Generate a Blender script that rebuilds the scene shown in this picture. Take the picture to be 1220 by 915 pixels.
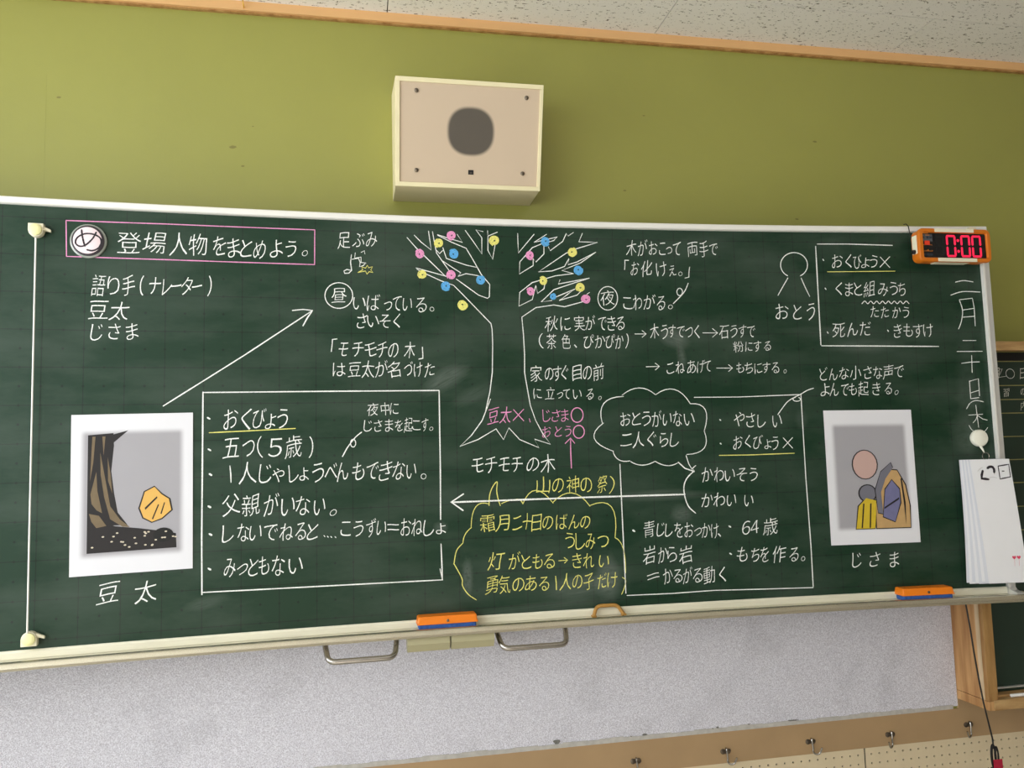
import bpy, bmesh, math, random
from mathutils import Vector, Matrix

random.seed(7)
scene = bpy.context.scene
for o in list(bpy.data.objects):
    bpy.data.objects.remove(o)
COL = scene.collection

# ------------------------------------------------------------------ camera
cam_data = bpy.data.cameras.new('camera')
cam_data.sensor_width = 36.0
cam_data.lens = 946.28 / 1220.0 * 36.0
cam_data.clip_start = 0.05
cam = bpy.data.objects.new('camera', cam_data)
COL.objects.link(cam)
YAW, PITCH, ROLL = 0.19298, 0.09066, -0.02665
cy_, sy_, cp_, sp_, cr_, sr_ = math.cos(YAW), math.sin(YAW), math.cos(PITCH), math.sin(PITCH), math.cos(ROLL), math.sin(ROLL)
fwd = Vector((sy_ * cp_, cy_ * cp_, sp_))
right0 = Vector((cy_, -sy_, 0))
up0 = right0.cross(fwd)
rgt = right0 * cr_ + up0 * sr_
upv = up0 * cr_ - right0 * sr_
m = Matrix((rgt, upv, -fwd)).transposed().to_4x4()
m.translation = Vector((0.81575, -2.32241, 1.43475))
cam.matrix_world = m
scene.camera = cam

# ------------------------------------------------------------------ world, light, exposure
world = bpy.data.worlds.new('world')
scene.world = world
world.use_nodes = True
bg = world.node_tree.nodes['Background']
bg.inputs[0].default_value = (0.78, 0.88, 1.0, 1)
bg.inputs[1].default_value = 0.6
scene.view_settings.view_transform = 'Standard'
scene.view_settings.look = 'None'
scene.view_settings.exposure = 0.26
scene.view_settings.gamma = 1.0
scene.view_settings.use_curve_mapping = False
scene.cycles.max_bounces = 8
scene.cycles.diffuse_bounces = 5
scene.cycles.use_denoising = True

ROOM_X0, ROOM_X1 = -1.4, 6.2
ROOM_Y0, WALL_Y, CEIL_Z = -8.2, 0.2, 2.891
WINDOWS = [(-1.95, -0.55), (-3.75, -2.35), (-5.55, -4.15), (-7.35, -5.95)]   # y ranges of the openings in the left wall
WIN_Z0, WIN_Z1 = 0.85, 2.45

def area_light(name, loc, rot, sx, sy, power, color):
    d = bpy.data.lights.new(name, 'AREA')
    d.shape = 'RECTANGLE'
    d.size, d.size_y, d.energy, d.color = sx, sy, power, color
    o = bpy.data.objects.new(name, d)
    o.location = loc
    o.rotation_euler = rot
    COL.objects.link(o)
    return o

WIN_POWER = [38, 34, 30, 28]
for (ya, yb), pw in zip(WINDOWS, WIN_POWER):     # daylight entering by each window of the left wall
    area_light('window_daylight', (ROOM_X0 - 0.02, (ya + yb) / 2, (WIN_Z0 + WIN_Z1) / 2),
               (0, math.radians(-90), 0), WIN_Z1 - WIN_Z0, yb - ya, pw, (0.93, 0.985, 1.0))

sun_data = bpy.data.lights.new('sun', 'SUN')          # added sun through the left windows; its unseen floor patch brightens ceiling and wall
sun_data.energy = 15.0
sun_data.angle = math.radians(1.0)
sun_data.color = (1.0, 0.97, 0.92)
sun = bpy.data.objects.new('sun', sun_data)
sun.rotation_euler = Vector((0.72, -0.30, -0.62)).to_track_quat('-Z', 'Y').to_euler()
COL.objects.link(sun)

# ------------------------------------------------------------------ board geometry: an arc of radius R, its deepest line at x = S0
R, S0 = 14.7095, 1.28764
def on_board(s, z, d=0.0):
    a = (s - S0) / R
    return Vector((S0 + (R - d) * math.sin(a), -R + (R - d) * math.cos(a), z))
def board_angle(s):
    return -(s - S0) / R

# ------------------------------------------------------------------ materials
def new_mat(name):
    mt = bpy.data.materials.new(name)
    mt.use_nodes = True
    nt = mt.node_tree
    return mt, nt, nt.nodes, nt.links, nt.nodes['Principled BSDF']

def mat(name, col, rough=0.5, metal=0.0, noise=0.0, nscale=20.0, bump=0.0, bscale=200.0, spec=0.5, emit=None, estr=0.0, stretch=None):
    mt, nt, N, L, b = new_mat(name)
    b.inputs['Roughness'].default_value = rough
    b.inputs['Metallic'].default_value = metal
    b.inputs['Specular IOR Level'].default_value = spec
    b.inputs['Base Color'].default_value = (*col, 1)
    tc = N.new('ShaderNodeTexCoord')
    src = tc.outputs['Object']
    if stretch:
        mp = N.new('ShaderNodeMapping')
        mp.inputs['Scale'].default_value = stretch
        L.new(src, mp.inputs[0])
        src = mp.outputs[0]
    if noise:
        n = N.new('ShaderNodeTexNoise')
        n.inputs['Scale'].default_value = nscale
        n.inputs['Detail'].default_value = 5
        L.new(src, n.inputs['Vector'])
        r = N.new('ShaderNodeMapRange')
        r.inputs['From Min'].default_value = 0.3
        r.inputs['From Max'].default_value = 0.7
        r.inputs['To Min'].default_value = 1 - noise
        r.inputs['To Max'].default_value = 1 + noise
        L.new(n.outputs[0], r.inputs[0])
        mx = N.new('ShaderNodeVectorMath')
        mx.operation = 'SCALE'
        mx.inputs[0].default_value = col
        L.new(r.outputs[0], mx.inputs['Scale'])
        L.new(mx.outputs[0], b.inputs['Base Color'])
    if bump:
        n2 = N.new('ShaderNodeTexNoise')
        n2.inputs['Scale'].default_value = bscale
        n2.inputs['Detail'].default_value = 3
        L.new(src, n2.inputs['Vector'])
        bp = N.new('ShaderNodeBump')
        bp.inputs['Strength'].default_value = bump
        bp.inputs['Distance'].default_value = 0.002
        L.new(n2.outputs[0], bp.inputs['Height'])
        L.new(bp.outputs[0], b.inputs['Normal'])
    if emit:
        b.inputs['Emission Color'].default_value = (*emit, 1)
        b.inputs['Emission Strength'].default_value = estr
    return mt

def sr(r, g, b):
    f = lambda c: ((c / 255 + 0.055) / 1.055) ** 2.4 if c > 10 else c / 255 / 12.92
    return (f(r), f(g), f(b))

M = {}
M['green_wall'] = mat('green_wall_paint', sr(156, 156, 78), 0.38, noise=0.03, nscale=2.5, bump=0.10, bscale=120, spec=0.6)
M['wall_white'] = mat('white_wall_paint', sr(205, 206, 208), 0.8)
M['wall_dim'] = mat('darkened_unseen_wall', sr(150, 138, 120), 0.7)  # unseen right and back walls, darkened so less light bounces off them
M['frame_white'] = mat('white_anodised_frame', sr(240, 239, 234), 0.3, metal=0.1)
M['floor'] = mat('floor_wood', sr(206, 200, 190), 0.5, noise=0.1, nscale=6, stretch=(1, 8, 1))
M['trim'] = mat('ceiling_trim_wood', sr(228, 180, 124), 0.55, noise=0.04, nscale=5, stretch=(0.4, 4, 4))
M['rail'] = mat('tan_rail_paint', sr(176, 146, 108), 0.5, noise=0.05, nscale=7, bump=0.05)
M['pegboard'] = mat('pegboard', sr(222, 205, 172), 0.6, noise=0.03, nscale=12)
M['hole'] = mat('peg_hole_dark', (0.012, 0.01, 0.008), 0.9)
M['grey_edge'] = mat('grey_plaster_edge', sr(190, 186, 180), 0.8, noise=0.12, nscale=60)
M['dark_chip'] = mat('exposed_plaster', sr(120, 118, 112), 0.9, noise=0.3, nscale=150)
M['alu'] = mat('aluminium', sr(228, 228, 226), 0.32, metal=0.55, noise=0.03, nscale=8, spec=0.5)
M['tray'] = mat('tray_painted_aluminium', sr(238, 233, 212), 0.33, metal=0.12, noise=0.06, nscale=10, stretch=(0.6, 4, 4))
M['dent'] = mat('paint_dent', sr(128, 124, 66), 0.7)
M['lip'] = mat('tray_lip_metal', sr(206, 200, 180), 0.26, metal=0.9, noise=0.05, nscale=10, stretch=(0.6, 4, 4))
M['paper_shade'] = mat('card_shade_tint', sr(224, 226, 234), 0.75)  # tint stands in for the shading that sets stacked cards apart
M['steel'] = mat('steel_tube', sr(176, 172, 166), 0.25, metal=1.0, noise=0.06, nscale=30)
M['khaki'] = mat('khaki_plastic', sr(172, 166, 132), 0.55)
M['orange'] = mat('orange_plastic', sr(238, 128, 22), 0.4)
M['orange_shell'] = mat('orange_shell', sr(212, 116, 22), 0.35)
M['blue'] = mat('blue_felt', sr(52, 92, 165), 0.9, noise=0.25, nscale=120)
M['cream'] = mat('cream_plastic', sr(240, 234, 208), 0.45)
M['cream_frame'] = mat('cream_painted_wood', sr(236, 226, 186), 0.5, noise=0.03, nscale=15)
M['speaker_side'] = mat('speaker_side_paint', sr(240, 228, 188), 0.5, noise=0.03, nscale=15)
M['black'] = mat('black_plastic', sr(18, 18, 20), 0.35)
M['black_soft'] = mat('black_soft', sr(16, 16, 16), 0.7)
M['screen'] = mat('timer_screen', sr(12, 13, 16), 0.3)
M['led'] = mat('red_segment', (0.5, 0.02, 0.06), 0.4, emit=(1.0, 0.01, 0.065), estr=0.72)
M['red'] = mat('red_button', sr(232, 62, 32), 0.5)
M['key_grey'] = mat('grey_key', sr(84, 88, 94), 0.5)
M['key_blue'] = mat('blue_grey_key', sr(36, 48, 60), 0.5)
M['orange_print'] = mat('orange_print', sr(230, 140, 50), 0.6)
M['cord'] = mat('black_rubber_cord', sr(14, 13, 14), 0.5)
M['velcro'] = mat('crimson_strap', sr(176, 24, 56), 0.9, noise=0.15, nscale=100)
M['white'] = mat('white_plastic', sr(242, 240, 226), 0.35)
M['cap_yellow'] = mat('pale_yellow_cap', sr(240, 236, 176), 0.4)
M['string'] = mat('white_cord', sr(242, 240, 235), 0.6)
M['pink_face'] = mat('pink_paper', sr(248, 226, 232), 0.5)
M['ink'] = mat('black_ink', sr(42, 34, 42), 0.6)
M['dark_ring'] = mat('dark_magnet_ring', sr(44, 37, 44), 0.4)
M['clear'] = mat('clear_plastic_rim', sr(150, 156, 148), 0.15, spec=0.8)
M['paper'] = mat('white_paper', sr(240, 240, 244), 0.75, noise=0.012, nscale=12)
M['pink_ink'] = mat('pink_ink', sr(226, 70, 104), 0.7)
M['grey_ink'] = mat('faint_grey_ink', sr(205, 205, 205), 0.7)
M['brown_ink'] = mat('brown_print', sr(116, 100, 76), 0.75, noise=0.08, nscale=40)
M['night_ink'] = mat('dark_print', sr(30, 26, 27), 0.7)
M['ochre_ink'] = mat('ochre_print', sr(222, 176, 92), 0.75)
M['yellow_ink'] = mat('yellow_print', sr(206, 178, 42), 0.75, noise=0.05, nscale=60)
M['tan_ink'] = mat('tan_print', sr(192, 156, 104), 0.75, noise=0.05, nscale=60)
M['lavender_ink'] = mat('lavender_print', sr(112, 112, 150), 0.75, noise=0.05, nscale=60)
M['slate_ink'] = mat('slate_print', sr(112, 112, 124), 0.75)
M['rose_ink'] = mat('rose_print', sr(196, 164, 156), 0.75)
M['fleck'] = mat('pale_fleck_print', sr(214, 202, 182), 0.75)
M['brown_loop'] = mat('brown_plastic', sr(176, 130, 62), 0.45, noise=0.12, nscale=60)
M['chalk_stick'] = mat('chalk_stick', sr(250, 250, 248), 0.8)
M['schedule_green'] = mat('schedule_board_green', sr(34, 54, 44), 0.5, noise=0.12, nscale=6)
M['schedule_line'] = mat('ruled_line_yellow', sr(150, 145, 92), 0.6)
M['schedule_letter'] = mat('printed_letter', sr(236, 236, 226), 0.6)
M['screw'] = mat('screw_metal', sr(120, 110, 98), 0.35, metal=0.9)
M['brass'] = mat('brass_hook', sr(220, 178, 84), 0.3, metal=0.7)
M['grille'] = mat('speaker_mark_grey', sr(86, 80, 72), 0.8)  # one even dark grey, used for the speaker's badge mark

def wood_mat(name, c1, c2, scale, stretch):
    mt, nt, N, L, b = new_mat(name)
    tc = N.new('ShaderNodeTexCoord')
    mp = N.new('ShaderNodeMapping')
    mp.inputs['Scale'].default_value = stretch
    L.new(tc.outputs['Object'], mp.inputs[0])
    n = N.new('ShaderNodeTexNoise')
    n.inputs['Scale'].default_value = scale
    n.inputs['Detail'].default_value = 6
    L.new(mp.outputs[0], n.inputs['Vector'])
    cr = N.new('ShaderNodeValToRGB')
    cr.color_ramp.elements[0].position = 0.35
    cr.color_ramp.elements[0].color = (*c1, 1)
    cr.color_ramp.elements[1].position = 0.65
    cr.color_ramp.elements[1].color = (*c2, 1)
    L.new(n.outputs[0], cr.inputs[0])
    L.new(cr.outputs[0], b.inputs['Base Color'])
    b.inputs['Roughness'].default_value = 0.5
    return mt
M['cab_side'] = wood_mat('worn_oak_side', sr(150, 100, 54), sr(208, 162, 108), 3.0, (9, 9, 0.9))
M['cab_frame'] = wood_mat('oak_frame', sr(168, 128, 78), sr(206, 170, 118), 5.0, (1.5, 8, 8))
M['cab_post'] = wood_mat('oak_post', sr(150, 108, 58), sr(186, 146, 92), 5.0, (8, 8, 1.2))
M['cab_light'] = wood_mat('pale_oak', sr(196, 170, 134), sr(216, 192, 158), 5.0, (8, 8, 1.2))

def plaster_mat():
    mt, nt, N, L, b = new_mat('speckled_plaster')
    tc = N.new('ShaderNodeTexCoord')
    n1 = N.new('ShaderNodeTexNoise'); n1.inputs['Scale'].default_value = 420; n1.inputs['Detail'].default_value = 2
    n2 = N.new('ShaderNodeTexNoise'); n2.inputs['Scale'].default_value = 7; n2.inputs['Detail'].default_value = 6
    L.new(tc.outputs['Object'], n1.inputs['Vector']); L.new(tc.outputs['Object'], n2.inputs['Vector'])
    c1 = N.new('ShaderNodeValToRGB')
    c1.color_ramp.elements[0].position = 0.3; c1.color_ramp.elements[0].color = (*sr(176, 172, 184), 1)
    c1.color_ramp.elements[1].position = 0.68; c1.color_ramp.elements[1].color = (*sr(243, 243, 252), 1)
    L.new(n1.outputs[0], c1.inputs[0])
    c2 = N.new('ShaderNodeValToRGB')
    c2.color_ramp.elements[0].position = 0.3; c2.color_ramp.elements[0].color = (0.72, 0.72, 0.72, 1)
    c2.color_ramp.elements[1].position = 0.45; c2.color_ramp.elements[1].color = (1, 1, 1, 1)
    L.new(n2.outputs[0], c2.inputs[0])
    mx = N.new('ShaderNodeMix'); mx.data_type = 'RGBA'; mx.blend_type = 'MULTIPLY'; mx.inputs[0].default_value = 0.35
    L.new(c1.outputs[0], mx.inputs[6]); L.new(c2.outputs[0], mx.inputs[7])
    L.new(mx.outputs[2], b.inputs['Base Color'])
    bp = N.new('ShaderNodeBump'); bp.inputs['Strength'].default_value = 0.3; bp.inputs['Distance'].default_value = 0.002
    L.new(n1.outputs[0], bp.inputs['Height']); L.new(bp.outputs[0], b.inputs['Normal'])
    b.inputs['Roughness'].default_value = 0.85
    return mt
M['plaster'] = plaster_mat()

def tile_mat():
    mt, nt, N, L, b = new_mat('acoustic_ceiling_tile')
    tc = N.new('ShaderNodeTexCoord')
    outs = []
    for sc, st, th in ((60, (1, 2.6, 1), 0.335), (110, (1, 1.5, 1), 0.31)):
        mp = N.new('ShaderNodeMapping'); mp.inputs['Scale'].default_value = st
        L.new(tc.outputs['Object'], mp.inputs[0])
        n = N.new('ShaderNodeTexNoise'); n.inputs['Scale'].default_value = sc; n.inputs['Detail'].default_value = 2.5; n.inputs['Roughness'].default_value = 0.6
        L.new(mp.outputs[0], n.inputs['Vector'])
        r = N.new('ShaderNodeMapRange'); r.inputs['From Min'].default_value = th; r.inputs['From Max'].default_value = th + 0.03
        L.new(n.outputs[0], r.inputs[0])
        outs.append(r.outputs[0])
    mn = N.new('ShaderNodeMath'); mn.operation = 'MINIMUM'
    L.new(outs[0], mn.inputs[0]); L.new(outs[1], mn.inputs[1])
    cr = N.new('ShaderNodeValToRGB')
    cr.color_ramp.elements[0].color = (*sr(96, 84, 72), 1)
    cr.color_ramp.elements[1].color = (*sr(238, 234, 230), 1)
    L.new(mn.outputs[0], cr.inputs[0]); L.new(cr.outputs[0], b.inputs['Base Color'])
    bp = N.new('ShaderNodeBump'); bp.inputs['Strength'].default_value = 0.6; bp.inputs['Distance'].default_value = 0.004
    L.new(mn.outputs[0], bp.inputs['Height']); L.new(bp.outputs[0], b.inputs['Normal'])
    b.inputs['Roughness'].default_value = 0.9
    return mt
M['tile'] = tile_mat()

def mathn(N, L, op, a, b=None, c=None):
    n = N.new('ShaderNodeMath'); n.operation = op
    for i, v in enumerate((a, b, c)):
        if v is None: continue
        if isinstance(v, (int, float)): n.inputs[i].default_value = v
        else: L.new(v, n.inputs[i])
    return n.outputs[0]

# worn chalk smears left by the eraser: centre s, centre z, half sizes, tilt, strength
SMEARS = [
 (1.068, 1.665, 0.079, 0.032, 28, 0.12),
 (1.155, 1.62, 0.075, 0.025, 25, 0.05),
 (1.787, 1.788, 0.055, 0.032, -20, 0.13),
 (1.809, 1.73, 0.016, 0.042, 10, 0.1),
 (1.123, 1.089, 0.017, 0.057, 0, 0.12),
 (1.547, 1.061, 0.042, 0.074, 0, 0.13),
 (1.456, 1.042, 0.103, 0.039, 5, 0.1),
 (1.729, 1.304, 0.161, 0.018, 0, 0.1),
 (1.786, 1.246, 0.038, 0.03, 0, 0.1),
 (0.41, 1.065, 0.059, 0.018, 12, 0.06),
 (1.048, 1.236, 0.022, 0.017, 0, 0.1),
 (2.424, 1.759, 0.144, 0.025, 0, 0.06),
 (2.284, 1.807, 0.171, 0.019, 0, 0.04),
 (2.773, 1.595, 0.046, 0.191, 0, 0.05),
 (2.747, 1.46, 0.052, 0.081, 0, 0.06),
 (1.327, 0.989, 0.277, 0.019, 2, 0.05),
 (2.195, 1.526, 0.022, 0.032, 0, 0.05),
 (0.855, 1.084, 0.047, 0.009, 0, 0.05),
 (2.797, 2.069, 0.088, 0.023, 0, 0.03),
 (2.355, 1.999, 0.046, 0.014, 0, 0.05),
 (2.592, 0.955, 0.084, 0.016, 0, 0.06),
]
def board_mat():
    mt, nt, N, L, b = new_mat('green_chalkboard_enamel')
    uv = N.new('ShaderNodeUVMap')
    sp = N.new('ShaderNodeSeparateXYZ'); L.new(uv.outputs[0], sp.inputs[0])
    u, v = sp.outputs[0], sp.outputs[1]
    def line(c, half):          # 1 on printed lines every 10 cm
        f = mathn(N, L, 'PINGPONG', c, 0.05)
        g = N.new('ShaderNodeMapRange'); g.inputs['From Min'].default_value = half; g.inputs['From Max'].default_value = half * 2.2
        g.inputs['To Min'].default_value = 1; g.inputs['To Max'].default_value = 0
        L.new(f, g.inputs[0]); return g.outputs[0]
    # lines sit at multiples of 0.1, the dots at the 0.05 crossings
    lu, lv = line(u, 0.0006), line(v, 0.0006)
    lines = mathn(N, L, 'MAXIMUM', lu, lv)
    pu = mathn(N, L, 'PINGPONG', u, 0.025); pv = mathn(N, L, 'PINGPONG', v, 0.025)
    dd = mathn(N, L, 'SQRT', mathn(N, L, 'ADD', mathn(N, L, 'POWER', pu, 2), mathn(N, L, 'POWER', pv, 2)))
    # ping-pong of 0.025 repeats every 0.05: its zeros are the crossings and the half-way dots
    dot = N.new('ShaderNodeMapRange'); dot.inputs['From Min'].default_value = 0.0018; dot.inputs['From Max'].default_value = 0.0042
    dot.inputs['To Min'].default_value = 1; dot.inputs['To Max'].default_value = 0
    L.new(dd, dot.inputs[0])
    grid = mathn(N, L, 'MAXIMUM', mathn(N, L, 'MULTIPLY', lines, 0.8), mathn(N, L, 'MULTIPLY', dot.outputs[0], 0.85))
    # chalk dust
    mp = N.new('ShaderNodeMapping'); mp.inputs['Scale'].default_value = (1.2, 3.2, 1); L.new(uv.outputs[0], mp.inputs[0])
    n1 = N.new('ShaderNodeTexNoise'); n1.inputs['Scale'].default_value = 2.2; n1.inputs['Detail'].default_value = 7; n1.inputs['Roughness'].default_value = 0.6
    L.new(mp.outputs[0], n1.inputs['Vector'])
    d1 = N.new('ShaderNodeMapRange'); d1.inputs['From Min'].default_value = 0.4; d1.inputs['From Max'].default_value = 0.8
    d1.inputs['To Min'].default_value = 0.0; d1.inputs['To Max'].default_value = 0.07
    L.new(n1.outputs[0], d1.inputs[0])
    dust = d1.outputs[0]
    for (cs, cz, hs, hz, ang, st) in SMEARS:
        m2 = N.new('ShaderNodeMapping'); m2.vector_type = 'TEXTURE'
        m2.inputs['Location'].default_value = (cs, cz, 0)
        m2.inputs['Rotation'].default_value = (0, 0, math.radians(ang))
        m2.inputs['Scale'].default_value = (hs, hz, 1)
        L.new(uv.outputs[0], m2.inputs[0])
        ln = N.new('ShaderNodeVectorMath'); ln.operation = 'LENGTH'
        nz = N.new('ShaderNodeTexNoise'); nz.inputs['Scale'].default_value = 1.6; nz.inputs['Detail'].default_value = 4
        m3 = N.new('ShaderNodeMapping'); m3.inputs['Scale'].default_value = (1.0, 3.5, 1); m3.inputs['Location'].default_value = (cs * 7, cz * 5, 0)
        L.new(m2.outputs[0], m3.inputs[0]); L.new(m3.outputs[0], nz.inputs['Vector'])
        L.new(m2.outputs[0], ln.inputs[0])
        rr = N.new('ShaderNodeMapRange'); rr.inputs['From Min'].default_value = 1.1; rr.inputs['From Max'].default_value = 0.5
        rr.inputs['To Min'].default_value = 0; rr.inputs['To Max'].default_value = st
        L.new(mathn(N, L, 'ADD', ln.outputs['Value'], mathn(N, L, 'MULTIPLY', mathn(N, L, 'SUBTRACT', nz.outputs[0], 0.5), 0.9)), rr.inputs[0])
        nr = N.new('ShaderNodeMapRange'); nr.inputs['From Min'].default_value = 0.3; nr.inputs['From Max'].default_value = 0.7
        nr.inputs['To Min'].default_value = 0.3; nr.inputs['To Max'].default_value = 1.0
        L.new(nz.outputs[0], nr.inputs[0])
        dust = mathn(N, L, 'ADD', dust, mathn(N, L, 'MULTIPLY', rr.outputs[0], nr.outputs[0]))
    base = N.new('ShaderNodeMix'); base.data_type = 'RGBA'
    base.inputs[6].default_value = (*sr(18, 50, 32), 1); base.inputs[7].default_value = (*sr(10, 22, 15), 1)
    L.new(grid, base.inputs[0])
    top = N.new('ShaderNodeMix'); top.data_type = 'RGBA'
    top.inputs[7].default_value = (0.62, 0.66, 0.62, 1)
    L.new(dust, top.inputs[0]); L.new(base.outputs[2], top.inputs[6])
    L.new(top.outputs[2], b.inputs['Base Color'])
    b.inputs['Roughness'].default_value = 0.46
    b.inputs['Specular IOR Level'].default_value = 0.33
    return mt
M['board'] = board_mat()

def chalk_mat(name, col):
    mt, nt, N, L, b = new_mat(name)
    tc = N.new('ShaderNodeTexCoord')
    n = N.new('ShaderNodeTexNoise'); n.inputs['Scale'].default_value = 420; n.inputs['Detail'].default_value = 2
    L.new(tc.outputs['Object'], n.inputs['Vector'])
    r = N.new('ShaderNodeMapRange'); r.inputs['From Min'].default_value = 0.3; r.inputs['From Max'].default_value = 0.46
    r.inputs['To Min'].default_value = 0.5; r.inputs['To Max'].default_value = 1
    L.new(n.outputs[0], r.inputs[0])
    mx = N.new('ShaderNodeMix'); mx.data_type = 'RGBA'
    mx.inputs[6].default_value = (*sr(60, 90, 70), 1); mx.inputs[7].default_value = (*col, 1)
    L.new(r.outputs[0], mx.inputs[0]); L.new(mx.outputs[2], b.inputs['Base Color'])
    b.inputs['Roughness'].default_value = 0.95
    return mt
CH = {'w': chalk_mat('white_chalk', (0.92, 0.93, 0.91)), 'y': chalk_mat('yellow_chalk', sr(238, 232, 128)),
      'p': chalk_mat('pink_chalk', sr(240, 158, 206)), 'b': chalk_mat('blue_chalk', sr(96, 176, 236))}
CNAME = {'w': 'white', 'y': 'yellow', 'p': 'pink', 'b': 'blue'}

def print_mat():     # white sheet whose printed area fades softly into its margin
    mt, nt, N, L, b = new_mat('printed_sheet')
    uv = N.new('ShaderNodeUVMap')
    sp = N.new('ShaderNodeSeparateXYZ'); L.new(uv.outputs[0], sp.inputs[0])
    ax = mathn(N, L, 'ABSOLUTE', mathn(N, L, 'SUBTRACT', sp.outputs[0], 0.5))
    ay = mathn(N, L, 'ABSOLUTE', mathn(N, L, 'SUBTRACT', sp.outputs[1], 0.5))
    def fade(c, half, w):
        r = N.new('ShaderNodeMapRange'); r.interpolation_type = 'SMOOTHSTEP'
        r.inputs['From Min'].default_value = half; r.inputs['From Max'].default_value = half + w
        r.inputs['To Min'].default_value = 1; r.inputs['To Max'].default_value = 0
        L.new(c, r.inputs[0]); return r.outputs[0]
    k = mathn(N, L, 'MULTIPLY', fade(ax, 0.375, 0.065), fade(ay, 0.365, 0.045))
    mx = N.new('ShaderNodeMix'); mx.data_type = 'RGBA'
    mx.inputs[6].default_value = (*sr(226, 226, 232), 1); mx.inputs[7].default_value = (*sr(164, 162, 168), 1)
    L.new(k, mx.inputs[0]); L.new(mx.outputs[2], b.inputs['Base Color'])
    b.inputs['Roughness'].default_value = 0.7
    return mt
M['print'] = print_mat()

# ------------------------------------------------------------------ mesh helpers
class MB:
    def __init__(self):
        self.v, self.f, self.uv = [], [], None
    def add(self, verts, faces):
        k = len(self.v)
        self.v += [tuple(p) for p in verts]
        self.f += [tuple(i + k for i in f) for f in faces]
        return self
    def box(self, a, b):
        x0, y0, z0 = a; x1, y1, z1 = b
        return self.add([(x0, y0, z0), (x1, y0, z0), (x1, y1, z0), (x0, y1, z0), (x0, y0, z1), (x1, y0, z1), (x1, y1, z1), (x0, y1, z1)],
                        [(0, 3, 2, 1), (4, 5, 6, 7), (0, 1, 5, 4), (1, 2, 6, 5), (2, 3, 7, 6), (3, 0, 4, 7)])
    def hexa(self, p):      # eight corners in the order of box()
        return self.add(p, [(0, 3, 2, 1), (4, 5, 6, 7), (0, 1, 5, 4), (1, 2, 6, 5), (2, 3, 7, 6), (3, 0, 4, 7)])
    def tube(self, pts, r, n=10, caps=True):
        pts = [Vector(p) for p in pts]
        rs = r if isinstance(r, (list, tuple)) else [r] * len(pts)
        base = len(self.v)
        ref = Vector((0.31, 0.57, 0.76))
        nrm = None
        for i, p in enumerate(pts):
            t = (pts[min(i + 1, len(pts) - 1)] - pts[max(i - 1, 0)]).normalized()
            if nrm is None:
                nrm = t.cross(ref).normalized()
            else:
                nrm = (nrm - t * nrm.dot(t)).normalized()
            bn = t.cross(nrm)
            for k in range(n):
                a = 2 * math.pi * k / n
                self.v.append(tuple(p + (nrm * math.cos(a) + bn * math.sin(a)) * rs[i]))
        for i in range(len(pts) - 1):
            for k in range(n):
                a = base + i * n + k; b = base + i * n + (k + 1) % n
                self.f.append((a, b, b + n, a + n))
        if caps:
            self.f.append(tuple(base + k for k in reversed(range(n))))
            e = base + (len(pts) - 1) * n
            self.f.append(tuple(e + k for k in range(n)))
        return self
    def lathe(self, prof, n=32, axis='y', c=(0, 0, 0), sx=1.0, sz=1.0):
        # prof = [(radius, height)], turned about the y axis (height toward -y) or z axis
        base = len(self.v)
        for (r, h) in prof:
            for k in range(n):
                a = 2 * math.pi * k / n
                if axis == 'y':
                    self.v.append((c[0] + r * math.cos(a) * sx, c[1] - h, c[2] + r * math.sin(a) * sz))
                else:
                    self.v.append((c[0] + r * math.cos(a) * sx, c[1] + r * math.sin(a) * sz, c[2] + h))
        for i in range(len(prof) - 1):
            for k in range(n):
                a = base + i * n + k; b = base + i * n + (k + 1) % n
                self.f.append((a, b, b + n, a + n))
        self.f.append(tuple(base + k for k in reversed(range(n))))
        e = base + (len(prof) - 1) * n
        self.f.append(tuple(e + k for k in range(n)))
        return self
    def prism(self, poly, y0, y1):      # polygon in x,z extruded along y
        n = len(poly); k = len(self.v)
        self.v += [(x, y0, z) for x, z in poly] + [(x, y1, z) for x, z in poly]
        self.f.append(tuple(k + i for i in range(n)))
        self.f.append(tuple(k + n + i for i in reversed(range(n))))
        for i in range(n):
            j = (i + 1) % n
            self.f.append((k + i, k + n + i, k + n + j, k + j))
        return self
    def build(self, name, material, parent=None, smooth=False, bevel=0.0, seg=2, fix=True):
        me = bpy.data.meshes.new(name)
        me.from_pydata(self.v, [], self.f)
        if fix:
            bm = bmesh.new(); bm.from_mesh(me)
            bmesh.ops.recalc_face_normals(bm, faces=bm.faces)
            bm.to_mesh(me); bm.free()
        if smooth:
            me.shade_smooth() if hasattr(me, 'shade_smooth') else None
        me.materials.append(material)
        o = bpy.data.objects.new(name, me)
        COL.objects.link(o)
        if parent: o.parent = parent
        if bevel:
            md = o.modifiers.new('bevel', 'BEVEL'); md.width = bevel; md.segments = seg; md.limit_method = 'ANGLE'
            md.angle_limit = math.radians(40)
        if smooth:
            try:
                me.set_sharp_from_angle(angle=math.radians(42))
            except Exception:
                pass
        return o

def box(name, a, b, material, parent=None, bevel=0.0):
    return MB().box(a, b).build(name, material, parent, bevel=bevel)

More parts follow.
